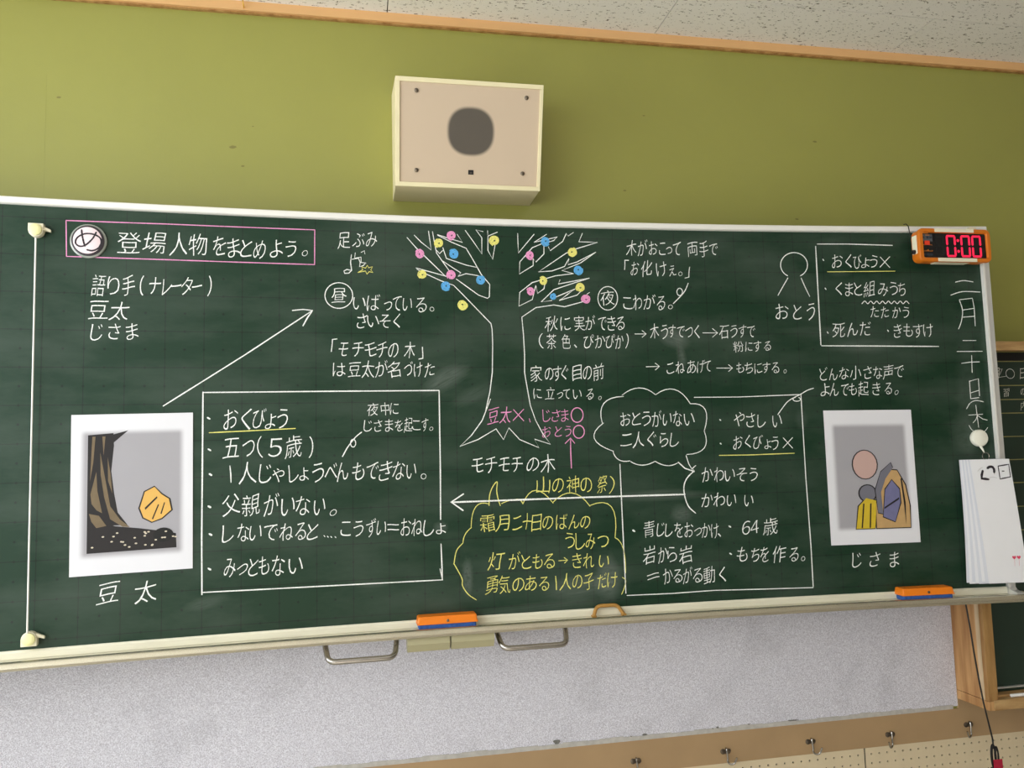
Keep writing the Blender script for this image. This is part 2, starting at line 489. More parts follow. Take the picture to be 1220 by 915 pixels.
def tag(o, label, cat, group=None):
    o['label'] = label; o['category'] = cat
    if group: o['group'] = group
    return o
def thing(name, label, cat, loc=(0, 0, 0), rotz=0.0, group=None):
    o = bpy.data.objects.new(name, None)
    o.empty_display_size = 0.05
    o.location = loc; o.rotation_euler = (0, 0, rotz)
    COL.objects.link(o)
    return tag(o, label, cat, group)
def structure(o):
    o['kind'] = 'structure'
    return o
def rounded(w, h, r, n=6):
    pts = []
    for cx, cz, a0 in ((w / 2 - r, h / 2 - r, 0), (-w / 2 + r, h / 2 - r, 90), (-w / 2 + r, -h / 2 + r, 180), (w / 2 - r, -h / 2 + r, 270)):
        for k in range(n + 1):
            a = math.radians(a0 + 90 * k / n)
            pts.append((cx + r * math.cos(a), cz + r * math.sin(a)))
    return pts

# ------------------------------------------------------------------ the room
wall = structure(box('wall_front', (ROOM_X0, WALL_Y, 0), (ROOM_X1, WALL_Y + 0.15, 3.0), M['green_wall']))
plaster = structure(box('trim_3', (ROOM_X0, WALL_Y - 0.004, 0.527), (2.861, WALL_Y - 0.0001, 1.25), M['plaster']))
edge = MB()
xs = [ROOM_X0 + i * 0.04 for i in range(int((2.87 - ROOM_X0) / 0.04) + 1)]
for i in range(len(xs) - 1):
    h = 0.0015 * math.sin(i * 1.7) + 0.001 * math.sin(i * 0.53)
    edge.box((xs[i], WALL_Y - 0.0065, 0.5185), (xs[i + 1], WALL_Y - 0.0001, 0.532 + h))
edge.build('plaster_edge', M['grey_edge'], plaster)
for cx, cz, w, h in ((1.42, 0.538, 0.022, 0.014), (1.711, 0.534, 0.015, 0.007), (1.962, 0.534, 0.008, 0.006), (1.945, 0.532, 0.005, 0.003), (2.072, 0.534, 0.006, 0.004), (1.665, 0.533, 0.004, 0.003), (2.23, 0.533, 0.035, 0.004)):
    p = [(cx + w / 2 * math.cos(a) * (1 + .25 * math.sin(3 * a + cx * 9)), cz + h / 2 * math.sin(a) * (1 + .2 * math.cos(2 * a))) for a in [2 * math.pi * k / 9 for k in range(9)]]
    MB().prism(p, WALL_Y - 0.0072, WALL_Y - 0.003).build('plaster_chip', M['dark_chip'], plaster)
# fine vertical joints and dents of the painted wall covering
for x, z0, z1 in ((-0.10, 2.2, 2.62), (0.836, 2.16, 2.86), (2.689, 2.62, 2.79)):
    box('wall_joint', (x, WALL_Y - 0.0003, z0), (x + 0.0035, WALL_Y + 0.001, z1), M['green_wall'], wall)

for x, z, w_ in ((-0.062, 2.55, 0.006), (0.44, 2.42, 0.010), (0.47, 2.36, 0.005), (0.50, 2.49, 0.003), (1.72, 2.33, 0.005), (2.36, 2.25, 0.006), (1.80, 2.60, 0.004), (2.45, 2.54, 0.007), (2.12, 2.22, 0.003)):
    MB().prism([(x + w_ * math.cos(a) * (1 + 0.3 * math.sin(2 * a + x)), z + w_ * 0.5 * math.sin(a)) for a in [2 * math.pi * k / 8 for k in range(8)]], WALL_Y - 0.0006, WALL_Y + 0.001).build('paint_dent', M['dent'], wall)
left = MB()
ys = sorted([ROOM_Y0] + [v for w in WINDOWS for v in w] + [WALL_Y])
left.box((ROOM_X0 - 0.15, ROOM_Y0, 0), (ROOM_X0, WALL_Y, WIN_Z0)).box((ROOM_X0 - 0.15, ROOM_Y0, WIN_Z1), (ROOM_X0, WALL_Y, 3.0))
for i in range(0, len(ys), 2):
    left.box((ROOM_X0 - 0.15, ys[i], WIN_Z0), (ROOM_X0, ys[i + 1], WIN_Z1))
structure(left.build('wall_left', M['wall_white']))
for i, (ya, yb) in enumerate(WINDOWS):
    f = MB()
    xa, xb = ROOM_X0 - 0.10, ROOM_X0 - 0.05
    f.box((xa, ya, WIN_Z0), (xb, yb, WIN_Z0 + 0.04)).box((xa, ya, WIN_Z1 - 0.04), (xb, yb, WIN_Z1))
    f.box((xa, ya, WIN_Z0 + 0.04), (xb, ya + 0.04, WIN_Z1 - 0.04)).box((xa, yb - 0.04, WIN_Z0 + 0.04), (xb, yb, WIN_Z1 - 0.04))
    f.box((xa, (ya + yb) / 2 - 0.03, WIN_Z0 + 0.04), (xb, (ya + yb) / 2 + 0.03, WIN_Z1 - 0.04))
    structure(f.build('window_%d' % (i + 1), M['alu']))
structure(box('wall_right', (ROOM_X1, ROOM_Y0, 0), (ROOM_X1 + 0.15, WALL_Y, 3.0), M['wall_dim']))
structure(box('wall_back', (ROOM_X0, ROOM_Y0 - 0.15, 0), (ROOM_X1, ROOM_Y0, 3.0), M['wall_dim']))
structure(box('floor', (ROOM_X0 - 0.15, ROOM_Y0 - 0.15, -0.1), (ROOM_X1 + 0.15, WALL_Y + 0.15, 0), M['floor']))
ceil = structure(box('ceiling', (ROOM_X0 - 0.15, ROOM_Y0 - 0.15, CEIL_Z + 0.013), (ROOM_X1 + 0.15, WALL_Y + 0.15, CEIL_Z + 0.1), M['hole']))
TX0, TW, TD = 0.922, 0.9235, 0.455
row = 0
y1 = WALL_Y
while y1 > ROOM_Y0 + 0.01:
    depth = 0.249 if row == 0 else TD
    y0 = max(y1 - depth, ROOM_Y0)
    x = TX0 - 4 * TW + (TW / 2 if row % 2 else 0)
    while x < ROOM_X1:
        xa, xb = max(x + 0.0016, ROOM_X0), min(x + TW - 0.0016, ROOM_X1)
        if xb - xa > 0.05 and row < 6:
            box('ceiling_tile', (xa, y0 + 0.0016, CEIL_Z), (xb, y1 - (0.0016 if row else 0), CEIL_Z + 0.013), M['tile'], ceil)
        x += TW
    y1 = y0; row += 1
    if row == 6:
        box('ceiling_panel', (ROOM_X0, ROOM_Y0, CEIL_Z), (ROOM_X1, y1, CEIL_Z + 0.013), M['tile'], ceil)
        break
# wooden moulding under the ceiling, with its thin lower bead
tr = MB().box((ROOM_X0, WALL_Y - 0.02, 2.861), (ROOM_X1, WALL_Y + 0.002, CEIL_Z)).build('trim_1', M['trim'])
structure(tr)
box('moulding_bead', (ROOM_X0, WALL_Y - 0.012, 2.856), (ROOM_X1, WALL_Y + 0.002, 2.861), M['cab_post'], tr)
# tan rail under the plaster and the pegboard below it
structure(MB().box((ROOM_X0, WALL_Y - 0.006, 0.4195), (ROOM_X1, WALL_Y, 0.5185)).box((2.8612, WALL_Y - 0.006, 0.5185), (ROOM_X1, WALL_Y, 0.5515)).build('trim_2', M['rail']))

def peg_panel(xa, xb, z0, z1, first_x, first_z, label):
    t = thing('pegboard', label, 'pegboard', (xa, WALL_Y, z0), 0)
    W, H = xb - xa, z1 - z0
    P, r, yb, yf = 0.030, 0.0034, -0.0005, -0.005
    cols = [first_x - xa + P * k for k in range(-200, 200) if 0.012 < first_x - xa + P * k < W - 0.012]
    rows = [first_z - z0 - P * k for k in range(0, 60) if first_z - z0 - P * k > 0.02]
    b = MB()
    # front face: a square with an octagonal hole around each peg position, joined by plain strips
    oct_ = [(r * math.cos(math.radians(22.5 + 45 * k)), r * math.sin(math.radians(22.5 + 45 * k))) for k in range(8)]
    sq = [(P / 2, P / 2 * .41), (P / 2 * .41, P / 2), (-P / 2 * .41, P / 2), (-P / 2, P / 2 * .41), (-P / 2, -P / 2 * .41), (-P / 2 * .41, -P / 2), (P / 2 * .41, -P / 2), (P / 2, -P / 2 * .41)]
    co = [(P / 2, P / 2), (-P / 2, P / 2), (-P / 2, -P / 2), (P / 2, -P / 2)]
    rows_vis = [rz for rz in rows if rz > H - 0.20]
    for cx in cols:
        for cz in rows_vis:
            v = [(cx + x, yf, cz + z) for x, z in oct_] + [(cx + x, yf, cz + z) for x, z in sq] + [(cx + x, yf, cz + z) for x, z in co] + [(cx + x, yb, cz + z) for x, z in oct_]
            f = []
            for k in range(8):
                j = (k + 1) % 8
                f.append((k, j, 8 + j, 8 + k)); f.append((k, 20 + k, 20 + j, j))
            f += [(8, 16, 9), (10, 17, 11), (12, 18, 13), (14, 19, 15)]
            b.add(v, f)
    xl, xr = cols[0] - P / 2, cols[-1] + P / 2
    zt, zb = rows_vis[0] + P / 2, rows_vis[-1] - P / 2
    q = lambda a, c, z_0, z_1: b.add([(a, yf, z_0), (c, yf, z_0), (c, yf, z_1), (a, yf, z_1)], [(0, 1, 2, 3)])
    q(0, W, zt, H); q(0, W, 0, zb); q(0, xl, zb, zt); q(xr, W, zb, zt)
    # edges of the sheet
    b.add([(0, yf, 0), (0, yf, H), (0, yb, H), (0, yb, 0), (W, yf, 0), (W, yf, H), (W, yb, H), (W, yb, 0)], [(0, 1, 2, 3), (4, 7, 6, 5), (0, 3, 7, 4), (1, 5, 6, 2)])
    b.build('perforated_sheet', M['pegboard'], t, fix=False)
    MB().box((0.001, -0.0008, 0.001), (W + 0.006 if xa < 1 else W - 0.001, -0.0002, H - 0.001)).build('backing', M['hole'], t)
    return t
peg_panel(0.667, 2.4868, 0.03, 0.4192, 2.464, 0.398, 'cream perforated pegboard below the tan rail, left of the dark vertical seam')
peg_panel(2.4932, 4.312, 0.03, 0.4192, 2.514, 0.398, 'cream perforated pegboard below the tan rail, under the side cabinet and cord')

# ------------------------------------------------------------------ the main chalkboard
S_L, S_R = -0.73, 2.847
Z_B, Z_T = 0.966, 2.1335
board = thing('chalkboard', 'long curved green chalkboard covered in chalk writing, with aluminium frame', 'chalkboard', (S0, 0, Z_B))
BOFF = Vector((-S0, 0, -Z_B))

def arc_solid(name, s0, s1, prof, material, parent=board, n=60, smooth=False):
    """profile [(d, z)] swept along the board's arc; d is the distance in front of the writing surface"""
    b = MB(); k = len(prof)
    for i in range(n + 1):
        s = s0 + (s1 - s0) * i / n
        for d, z in prof:
            b.v.append(tuple(on_board(s, z, d) + BOFF))
    for i in range(n):
        for j in range(k):
            a = i * k + j; c = i * k + (j + 1) % k
            b.f.append((a, c, c + k, a + k))
    b.f.append(tuple(range(k))); b.f.append(tuple(n * k + j for j in reversed(range(k))))
    return b.build(name, material, parent, smooth=smooth)

bs_ = MB()
NS = 90
uvs = []
for i in range(NS + 1):
    s = S_L + (S_R - S_L) * i / NS
    for z, d in ((Z_B, 0), (Z_T, 0), (Z_T, -0.03), (Z_B, -0.03)):
        bs_.v.append(tuple(on_board(s, z, d) + BOFF)); uvs.append((s, z))
for i in range(NS):
    for j in range(4):
        a = i * 4 + j; c = i * 4 + (j + 1) % 4
        bs_.f.append((a, a + 4, c + 4, c))
bs_.f.append((0, 1, 2, 3)); bs_.f.append(tuple(NS * 4 + j for j in (3, 2, 1, 0)))
surface = bs_.build('writing_surface', M['board'], board)
ul = surface.data.uv_layers.new(name='UVMap')
for lp in surface.data.loops:
    ul.data[lp.index].uv = uvs[lp.vertex_index]

arc_solid('top_frame', S_L - 0.023, S_R + 0.023, [(-0.034, 2.134), (0.0, 2.1325), (0.009, 2.1335), (0.012, 2.136), (0.012, 2.149), (0.009, 2.152), (-0.034, 2.152)], M['frame_white'])
arc_solid('side_frame', S_R, S_R + 0.023, [(-0.034, 0.945), (0.010, 0.945), (0.010, 2.1322), (-0.034, 2.1322)], M['alu'], n=2)
arc_solid('side_frame_lip', S_R - 0.002, S_R + 0.0045, [(0.0, 0.96), (0.0135, 0.96), (0.0135, 2.132), (0.0, 2.132)], M['frame_white'], n=1)
arc_solid('side_frame', S_L - 0.023, S_L, [(-0.034, 0.945), (0.010, 0.945), (0.010, 2.1322), (-0.034, 2.1322)], M['alu'], n=2)
arc_solid('tray_back_strip', S_L, S_R, [(-0.03, 0.958), (0.006, 0.958), (0.006, 0.974), (0.003, 0.9785), (0.0004, 0.9795), (-0.03, 0.966)], M['tray'])
arc_solid('chalk_tray', S_L - 0.02, S_R + 0.075, [(-0.034, 0.951), (-0.034, 0.957), (0.049, 0.957), (0.049, 0.951)], M['tray'])
arc_solid('tray_lip', S_L - 0.02, S_R + 0.075, [(0.0492, 0.951), (0.0492, 0.9615), (0.053, 0.9635), (0.060, 0.9625), (0.066, 0.957), (0.068, 0.949), (0.064, 0.942), (0.056, 0.940), (0.050, 0.945)], M['lip'], smooth=True)
# two fitted sleeves on the tray's right end
arc_solid('tray_end_clamp', 2.845, 2.868, [(0.0, 0.9575), (0.048, 0.9575), (0.048, 0.967), (0.02, 0.972), (0.0, 0.992)], M['alu'], n=1)

def bend(pts, rad=0.016, n=5):      # round the corners of a polyline
    pts = [Vector(p) for p in pts]
    out = [pts[0]]
    for i in range(1, len(pts) - 1):
        a = (pts[i - 1] - pts[i]); b = (pts[i + 1] - pts[i])
        ra = min(rad, a.length / 2.1, b.length / 2.1)
        p0, p1 = pts[i] + a.normalized() * ra, pts[i] + b.normalized() * ra
        for k in range(n + 1):
            t = k / n
            out.append(p0 * (1 - t) ** 2 + pts[i] * 2 * t * (1 - t) + p1 * t * t)
    out.append(pts[-1])
    return out
def handle(sa, sb):
    p = [(sa, 0.9405, 0.005), (sa, 0.928, 0.006), (sa + 0.008, 0.893, 0.052), (sb - 0.008, 0.893, 0.052), (sb, 0.928, 0.006), (sb, 0.9405, 0.005)]
    MB().tube(bend([on_board(s, z, d) + BOFF for s, z, d in p], 0.022), 0.0078, 12).build('handle', M['steel'], board, smooth=True)
    for s in (sa, sb):
        box_c = on_board(s, 0.9455, 0.01) + BOFF
        MB().box((box_c.x - 0.02, box_c.y - 0.018, box_c.z - 0.004), (box_c.x + 0.02, box_c.y + 0.018, box_c.z + 0.005)).build('handle_bracket', M['steel'], board)
handle(0.722, 0.917)
handle(1.205, 1.408)
for sa, sb in ((0.9445, 1.0625), (1.0665, 1.189)):
    arc_solid('holder_block', sa, sb, [(0.006, 0.944), (0.05, 0.944), (0.054, 0.922), (0.040, 0.900), (0.012, 0.900), (0.006, 0.910)], M['khaki'], n=4)

TEXT=[
 ('登場人物をまとめ','w',0.066,[[0.2057,2.0415],[0.272,2.042],[0.3321,2.042],[0.3831,2.0415],[0.4381,2.0412],[0.4761,2.04],[0.5104,2.0387],[0.5467,2.0375]]),
 ('よう。','w',0.0592,[[0.5917,2.0422],[0.6328,2.0437],[0.6713,2.0451]]),
 ('語り手(ナレーター)','w',0.0584,[[0.1324,1.9208],[0.1696,1.9217],[0.205,1.9225],[0.2396,1.9232],[0.273,1.9239],[0.3033,1.9245],[0.3268,1.9248],[0.3548,1.9253],[0.3813,1.9257],[0.4147,1.9263]]),
 ('豆太','w',0.0555,[[0.1336,1.8539],[0.186,1.8522]]),
 ('じさま','w',0.0534,[[0.1311,1.796],[0.1728,1.7967],[0.2175,1.7974]]),
 ('豆太','w',0.062,[[0.1719,1.1061],[0.2618,1.1037]]),
 ('おくびょう','w',0.0665,[[0.4712,1.5569],[0.5121,1.5563],[0.546,1.5558],[0.5762,1.5553],[0.6088,1.5549]]),
 ('五つ(5歳)','w',0.064,[[0.4733,1.4775],[0.518,1.4771],[0.5479,1.477],[0.5888,1.4766],[0.6375,1.4761],[0.6868,1.4755]]),
 ('人じゃしょうべんもできない。','w',0.0611,[[0.5154,1.4057],[0.5633,1.405],[0.5973,1.4046],[0.6374,1.4041],[0.6662,1.4039],[0.704,1.4035],[0.7408,1.4031],[0.7715,1.4029],[0.816,1.4023],[0.8549,1.4019],[0.8929,1.4015],[0.9305,1.4011],[0.9671,1.4007],[0.9991,1.4005]]),
 ('父親がいない。','w',0.0634,[[0.4741,1.3216],[0.5258,1.3188],[0.5786,1.316],[0.623,1.3136],[0.6631,1.3113],[0.7094,1.3087],[0.7473,1.3065]]),
 ('しないでねると','w',0.0558,[[0.4651,1.246],[0.5049,1.2448],[0.5383,1.244],[0.5765,1.2429],[0.6201,1.2416],[0.6572,1.2406],[0.6888,1.2399]]),
 ('こうずい=おねしょ','w',0.0553,[[0.7804,1.2439],[0.8146,1.2429],[0.8502,1.2419],[0.8789,1.2412],[0.9132,1.2402],[0.9483,1.2393],[0.98,1.2384],[1.0149,1.2375],[1.0481,1.2366]]),
 ('みっともない','w',0.0598,[[0.4711,1.1538],[0.5025,1.1531],[0.5318,1.1525],[0.5586,1.1521],[0.5974,1.151],[0.6444,1.1494]]),
 ('夜中に','w',0.0407,[[0.8582,1.5786],[0.8935,1.5794],[0.9197,1.5803]]),
 ('じさまを起こす。','w',0.0408,[[0.8445,1.5323],[0.8729,1.5321],[0.9039,1.5319],[0.9326,1.5318],[0.959,1.5317],[0.983,1.5316],[1.0078,1.5315],[1.0283,1.5315]]),
 ('足ぶみ','w',0.0535,[[0.7808,2.0729],[0.8223,2.0757],[0.8592,2.0782]]),
 ('昼','w',0.0488,[[0.7651,1.9088]]),
 ('いばっている。','w',0.0545,[[0.8237,1.8892],[0.8633,1.8888],[0.9064,1.8884],[0.9312,1.8878],[0.9623,1.8872],[1.0017,1.8867],[1.0345,1.8861]]),
 ('さいそく','w',0.0504,[[0.8292,1.836],[0.8628,1.836],[0.8965,1.8359],[0.9305,1.8359]]),
 ('「モチモチの木」','w',0.0537,[[0.7503,1.7546],[0.7773,1.754],[0.8182,1.7535],[0.8528,1.7529],[0.8876,1.7523],[0.9201,1.7517],[0.9665,1.7511],[0.9995,1.7504]]),
 ('は豆太が名づけた','w',0.0499,[[0.7637,1.6943],[0.8086,1.6942],[0.8461,1.6942],[0.8838,1.6941],[0.9212,1.694],[0.9626,1.6939],[0.9905,1.6938],[1.0236,1.6937]]),
 ('木がおこって両手で','w',0.0522,[[1.6612,2.0712],[1.696,2.0714],[1.7309,2.0716],[1.7624,2.0716],[1.7835,2.0715],[1.8096,2.0715],[1.8612,2.0718],[1.8988,2.0719],[1.9302,2.0718]]),
 ('「お化けぇ。」','w',0.0505,[[1.6413,2.0085],[1.6689,2.0077],[1.7071,2.0071],[1.756,2.0065],[1.7924,2.0058],[1.8177,2.0049],[1.8416,2.004]]),
 ('夜','w',0.0495,[[1.5776,1.9129]]),
 ('こわがる。','w',0.054,[[1.6402,1.8986],[1.6726,1.8992],[1.7108,1.8997],[1.749,1.9002],[1.7791,1.9007]]),
 ('秋に実ができる','w',0.0517,[[1.3972,1.8329],[1.4407,1.8331],[1.4844,1.8333],[1.5182,1.8334],[1.5568,1.8335],[1.5862,1.8336],[1.6156,1.8336]]),
 ('(茶色,ぴかぴか)','w',0.0488,[[1.3622,1.7766],[1.3954,1.7767],[1.4408,1.7769],[1.471,1.7771],[1.5114,1.7772],[1.5466,1.7773],[1.5805,1.7774],[1.6099,1.7776],[1.6352,1.7777]]),
 ('木うすでつく','w',0.0485,[[1.724,1.8083],[1.756,1.8082],[1.7817,1.8082],[1.8096,1.8081],[1.8376,1.8081],[1.8622,1.808]]),
 ('石うすで','w',0.0478,[[1.9525,1.8078],[1.9844,1.8081],[2.0143,1.8084],[2.0429,1.8088]]),
 ('粉にする','w',0.038,[[1.9977,1.759],[2.0326,1.7594],[2.061,1.7599],[2.0953,1.7604]]),
 ('こねあげて','w',0.0455,[[1.7708,1.6943],[1.8028,1.6952],[1.8391,1.6961],[1.8707,1.697],[1.8932,1.6979]]),
 ('もちにする。','w',0.0414,[[1.9988,1.6918],[2.0281,1.6916],[2.0593,1.6914],[2.0865,1.6912],[2.1178,1.691],[2.1492,1.6908]]),
 ('家のすぐ目の前','w',0.0533,[[1.3447,1.678],[1.3843,1.6788],[1.4102,1.6797],[1.4322,1.6806],[1.4723,1.6814],[1.5045,1.6822],[1.5396,1.683]]),
 ('に立っている。','w',0.0401,[[1.3467,1.6196],[1.3858,1.6188],[1.4155,1.6182],[1.437,1.6177],[1.4697,1.617],[1.5101,1.6162],[1.5431,1.6155]]),
 ('じさま','p',0.0431,[[1.3718,1.5536],[1.4007,1.5528],[1.4287,1.5519]]),
 ('おとう','p',0.0397,[[1.371,1.505],[1.4077,1.5051],[1.4367,1.5053]]),
 ('豆太','p',0.0508,[[1.2107,1.5547],[1.248,1.5557]]),
 ('モチモチの木','w',0.0579,[[1.1613,1.4113],[1.2007,1.4104],[1.2397,1.4096],[1.2777,1.4088],[1.3249,1.4077],[1.3718,1.4066]]),
 ('山の神の祭)','y',0.0547,[[1.3556,1.3458],[1.4013,1.3449],[1.4473,1.344],[1.4883,1.3433],[1.5381,1.3424],[1.5682,1.342]]),
 ('霜月二十日のばんの','y',0.0524,[[1.1858,1.2417],[1.2302,1.2404],[1.2736,1.2391],[1.3025,1.2385],[1.3328,1.2378],[1.3652,1.237],[1.4088,1.2357],[1.4468,1.2347],[1.481,1.2339]]),
 ('うしみつ','y',0.0553,[[1.4318,1.1794],[1.4632,1.178],[1.4961,1.1765],[1.5337,1.1748]]),
 ('灯がともる','y',0.053,[[1.2084,1.13],[1.2622,1.1273],[1.2973,1.1255],[1.3313,1.1238],[1.3681,1.1219]]),
 ('きれい','y',0.0513,[[1.4526,1.119],[1.4886,1.1172],[1.536,1.1149]]),
 ('勇気のある人の子だけ','y',0.0518,[[1.1941,1.0626],[1.2319,1.0619],[1.2719,1.061],[1.3102,1.0603],[1.35,1.0595],[1.4159,1.0587],[1.4518,1.0582],[1.4865,1.0578],[1.5272,1.0571],[1.5589,1.0568]]),
 ('おとうがいない','w',0.0525,[[1.6185,1.538],[1.6539,1.5374],[1.6852,1.5368],[1.7194,1.5361],[1.7538,1.5355],[1.7862,1.5349],[1.8242,1.5341]]),
 ('二人ぐらし','w',0.0509,[[1.6193,1.4748],[1.658,1.4743],[1.6988,1.4737],[1.7385,1.4731],[1.7743,1.4726]]),
 ('やさしい','w',0.0518,[[1.9878,1.5296],[2.0259,1.5275],[2.0616,1.5254],[2.1134,1.523]]),
 ('おくびょう','w',0.0482,[[1.9792,1.4587],[2.0118,1.4577],[2.0448,1.4567],[2.0765,1.4557],[2.102,1.4549]]),
 ('かわいそう','w',0.0512,[[1.8744,1.3604],[1.9126,1.3596],[1.9474,1.3589],[1.9858,1.3581],[2.0243,1.3573]]),
 ('かわいい','w',0.0496,[[1.8705,1.2835],[1.9106,1.2821],[1.9501,1.2808],[2.0058,1.2789]]),
 ('青じしをおっかけ、','w',0.0514,[[1.6801,1.2023],[1.7172,1.2003],[1.7429,1.1987],[1.7735,1.197],[1.8062,1.1952],[1.8349,1.1936],[1.861,1.192],[1.8898,1.1904],[1.9057,1.1893]]),
 ('64歳','w',0.0534,[[1.9921,1.1963],[2.0207,1.1965],[2.071,1.1958]]),
 ('岩から岩','w',0.0561,[[1.6774,1.1259],[1.7192,1.1244],[1.7496,1.1235],[1.7938,1.1219]]),
 ('もちを作る。','w',0.052,[[1.9756,1.1138],[2.0172,1.1122],[2.0478,1.1112],[2.0939,1.1095],[2.1436,1.1076],[2.1745,1.1066]]),
 ('=かるがる動く','w',0.0521,[[1.6859,1.061],[1.7331,1.0595],[1.7635,1.0588],[1.7954,1.0581],[1.8281,1.0574],[1.8657,1.0564],[1.9068,1.0553]]),
 ('じさま','w',0.0553,[[2.3497,1.0817],[2.4094,1.0803],[2.4762,1.0786]]),
 ('おとう','w',0.0615,[[2.1501,1.8698],[2.2023,1.8704],[2.2487,1.871]]),
 ('おくびょう','w',0.0527,[[2.3485,2.0357],[2.3879,2.0355],[2.4191,2.0353],[2.4472,2.035],[2.4754,2.0348]]),
 ('くまと組みうち','w',0.0524,[[2.3484,1.9449],[2.3839,1.9449],[2.4143,1.9448],[2.4545,1.9447],[2.5016,1.9446],[2.5374,1.9444],[2.5664,1.9443]]),
 ('たたかう','w',0.045,[[2.4657,1.8685],[2.5014,1.8683],[2.5416,1.868],[2.5743,1.8677]]),
 ('死んだ','w',0.0503,[[2.3393,1.8103],[2.3861,1.8124],[2.4301,1.8146]]),
 ('きもすけ','w',0.0507,[[2.5408,1.8064],[2.5766,1.8068],[2.6116,1.8071],[2.6474,1.8075]]),
 ('どんな小さな声で','w',0.0484,[[2.2789,1.6685],[2.3103,1.6693],[2.3478,1.67],[2.3876,1.6707],[2.4289,1.6713],[2.4629,1.672],[2.4991,1.6727],[2.5362,1.6734]]),
 ('よんでも起きる。','w',0.0482,[[2.2793,1.6179],[2.3106,1.6181],[2.3465,1.6182],[2.3742,1.6184],[2.4102,1.6185],[2.4552,1.6185],[2.4951,1.6185],[2.523,1.6187]]),
]
